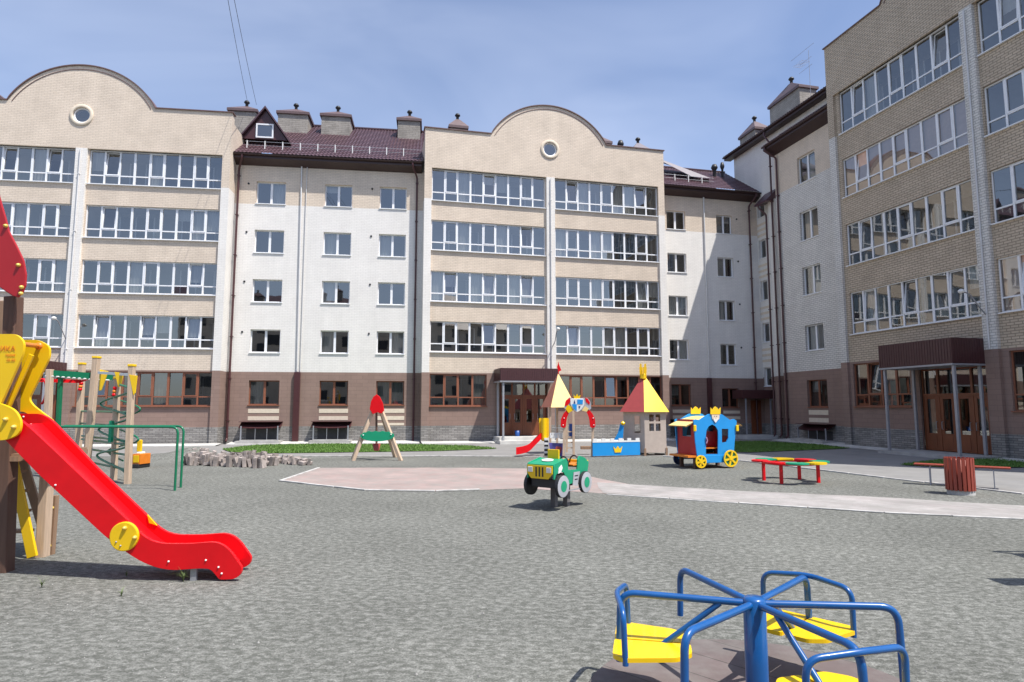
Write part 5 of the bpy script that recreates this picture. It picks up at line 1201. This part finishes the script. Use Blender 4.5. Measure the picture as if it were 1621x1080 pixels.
# gravel mound left of the heap
q = B(); N = 26
for i in range(N + 1):
    for j in range(N + 1):
        u, v = i / N * 2 - 1, j / N * 2 - 1; r_ = min(1, math.hypot(u, v)); h = .34 * (math.cos(math.pi * r_) + 1) / 2 * (1 + .35 * math.sin(5 * u + 2 * v)) + rnd.uniform(-.015, .015) * (1 - r_) - .02
        q.v.append((-12.9 + u * 2.1, 25.0 + v * 1.8, h))
for i in range(N):
    for j in range(N): a = i * (N + 1) + j; q.f.append((a, a + N + 1, a + N + 2, a + 1)); q.m.append(0); q.sm.append(True)
struct(q.obj('gravel_mound', 'gravel', fix=False), 'stuff')

# ---- weeds by the slide
def weed(x, y, s_, n, lab):
    q = B()
    for _ in range(n):
        an = rnd.uniform(0, 6.28); L = s_ * rnd.uniform(.5, 1.0); le = rnd.uniform(.3, 1.1); w_ = .0032 * rnd.uniform(.8, 1.8); d = Vector((math.cos(an), math.sin(an), 0)); sd_ = Vector((-d.y, d.x, 0)); prev = Vector((0, 0, 0)); 
        for j in range(4):
            t = (j + 1) / 4; p = d * (L * t * math.sin(le) * t) + Vector((0, 0, L * t * math.cos(le * t))); w0_ = w_ * (1 - j / 4.3); w1_ = w_ * (1 - (j + 1) / 4.3)
            q.face([prev - sd_ * w0_, prev + sd_ * w0_, p + sd_ * w1_, p - sd_ * w1_]); prev = p
    o = q.obj('weed', 'weed', loc=(x, y, 0), fix=False); tag(o, lab, 'weed')
for (px, py, s_, n, lab) in ((290, 921, .22, 46, 'tuft of green weed under the end of the red slide'), (66, 930, .14, 22, 'small weed in the slide shadow near the tower post'), (192, 944, .13, 18, 'tiny weed on gravel in front of the slide shadow'), (200, 912, .08, 18, 'small weed within the slide shadow, mid-length')):
    p = gnd(px, py); weed(p.x, p.y, s_, n, lab)
# loose stones near the viewer
q = B(); 
for _ in range(9000):
    Y = 3.2 + 11 * rnd.random() ** 1.5; X = rnd.uniform(-.95, .95) * Y; s_ = rnd.uniform(.003, .008) * (1 + (rnd.random() ** 14) * 2.0)
    a = [Vector((rnd.uniform(.6, 1) * sx * s_, 0, 0)) for sx in (1, -1)] + [Vector((0, rnd.uniform(.6, 1) * sy * s_, 0)) for sy in (1, -1)] + [Vector((0, 0, s_ * .7)), Vector((0, 0, -s_ * .3))]
    i0 = len(q.v); q.v += [(X + p.x, Y + p.y, p.z + s_ * .1) for p in a]
    for f in ((0, 2, 4), (2, 1, 4), (1, 3, 4), (3, 0, 4)): q.f.append(tuple(i0 + j for j in f)); q.m.append(0); q.sm.append(False)
struct(q.obj('gravel', 'stone', fix=False), 'stuff')
# ---- unseen play item past the right edge, shape made up to cast its shadows
O = Vector((7.35, 8.3, 0)); TX = thing('unseen_play_item', 'unseen play item of posts and boards, added for its shadows at the right edge', 'play equipment', O)
q = B(); q.beam((0, 0, 0), (0, 0, 1.1), .12, .12); q.obj('post', 'wood', TX); q = B(); q.box(-.1, 1.6, -.16, .16, 1.1, 1.15); q.obj('board', 'greenb', TX, bevel=.02); q = B(); q.box(-1.38, .1, -1.35, -1.05, 1.0, 1.05); q.obj('board', 'greenb', TX, bevel=.02); q = B(); q.beam((-.3, -1.2, 0), (-.3, -1.2, 1.0), .1, .1); q.obj('post', 'wood', TX); q = B(); q.beam((0, 0, .5), (-.3, -1.2, .5), .08, .08); q.obj('crossbar', 'wood', TX)
q = B(); q.tube(bend([(.0, .1, 1.15), (.0, .1, 1.7), (.9, .1, 1.7), (.9, .1, 1.15)], .12), .03, 10); q.obj('handle', 'blue', TX)
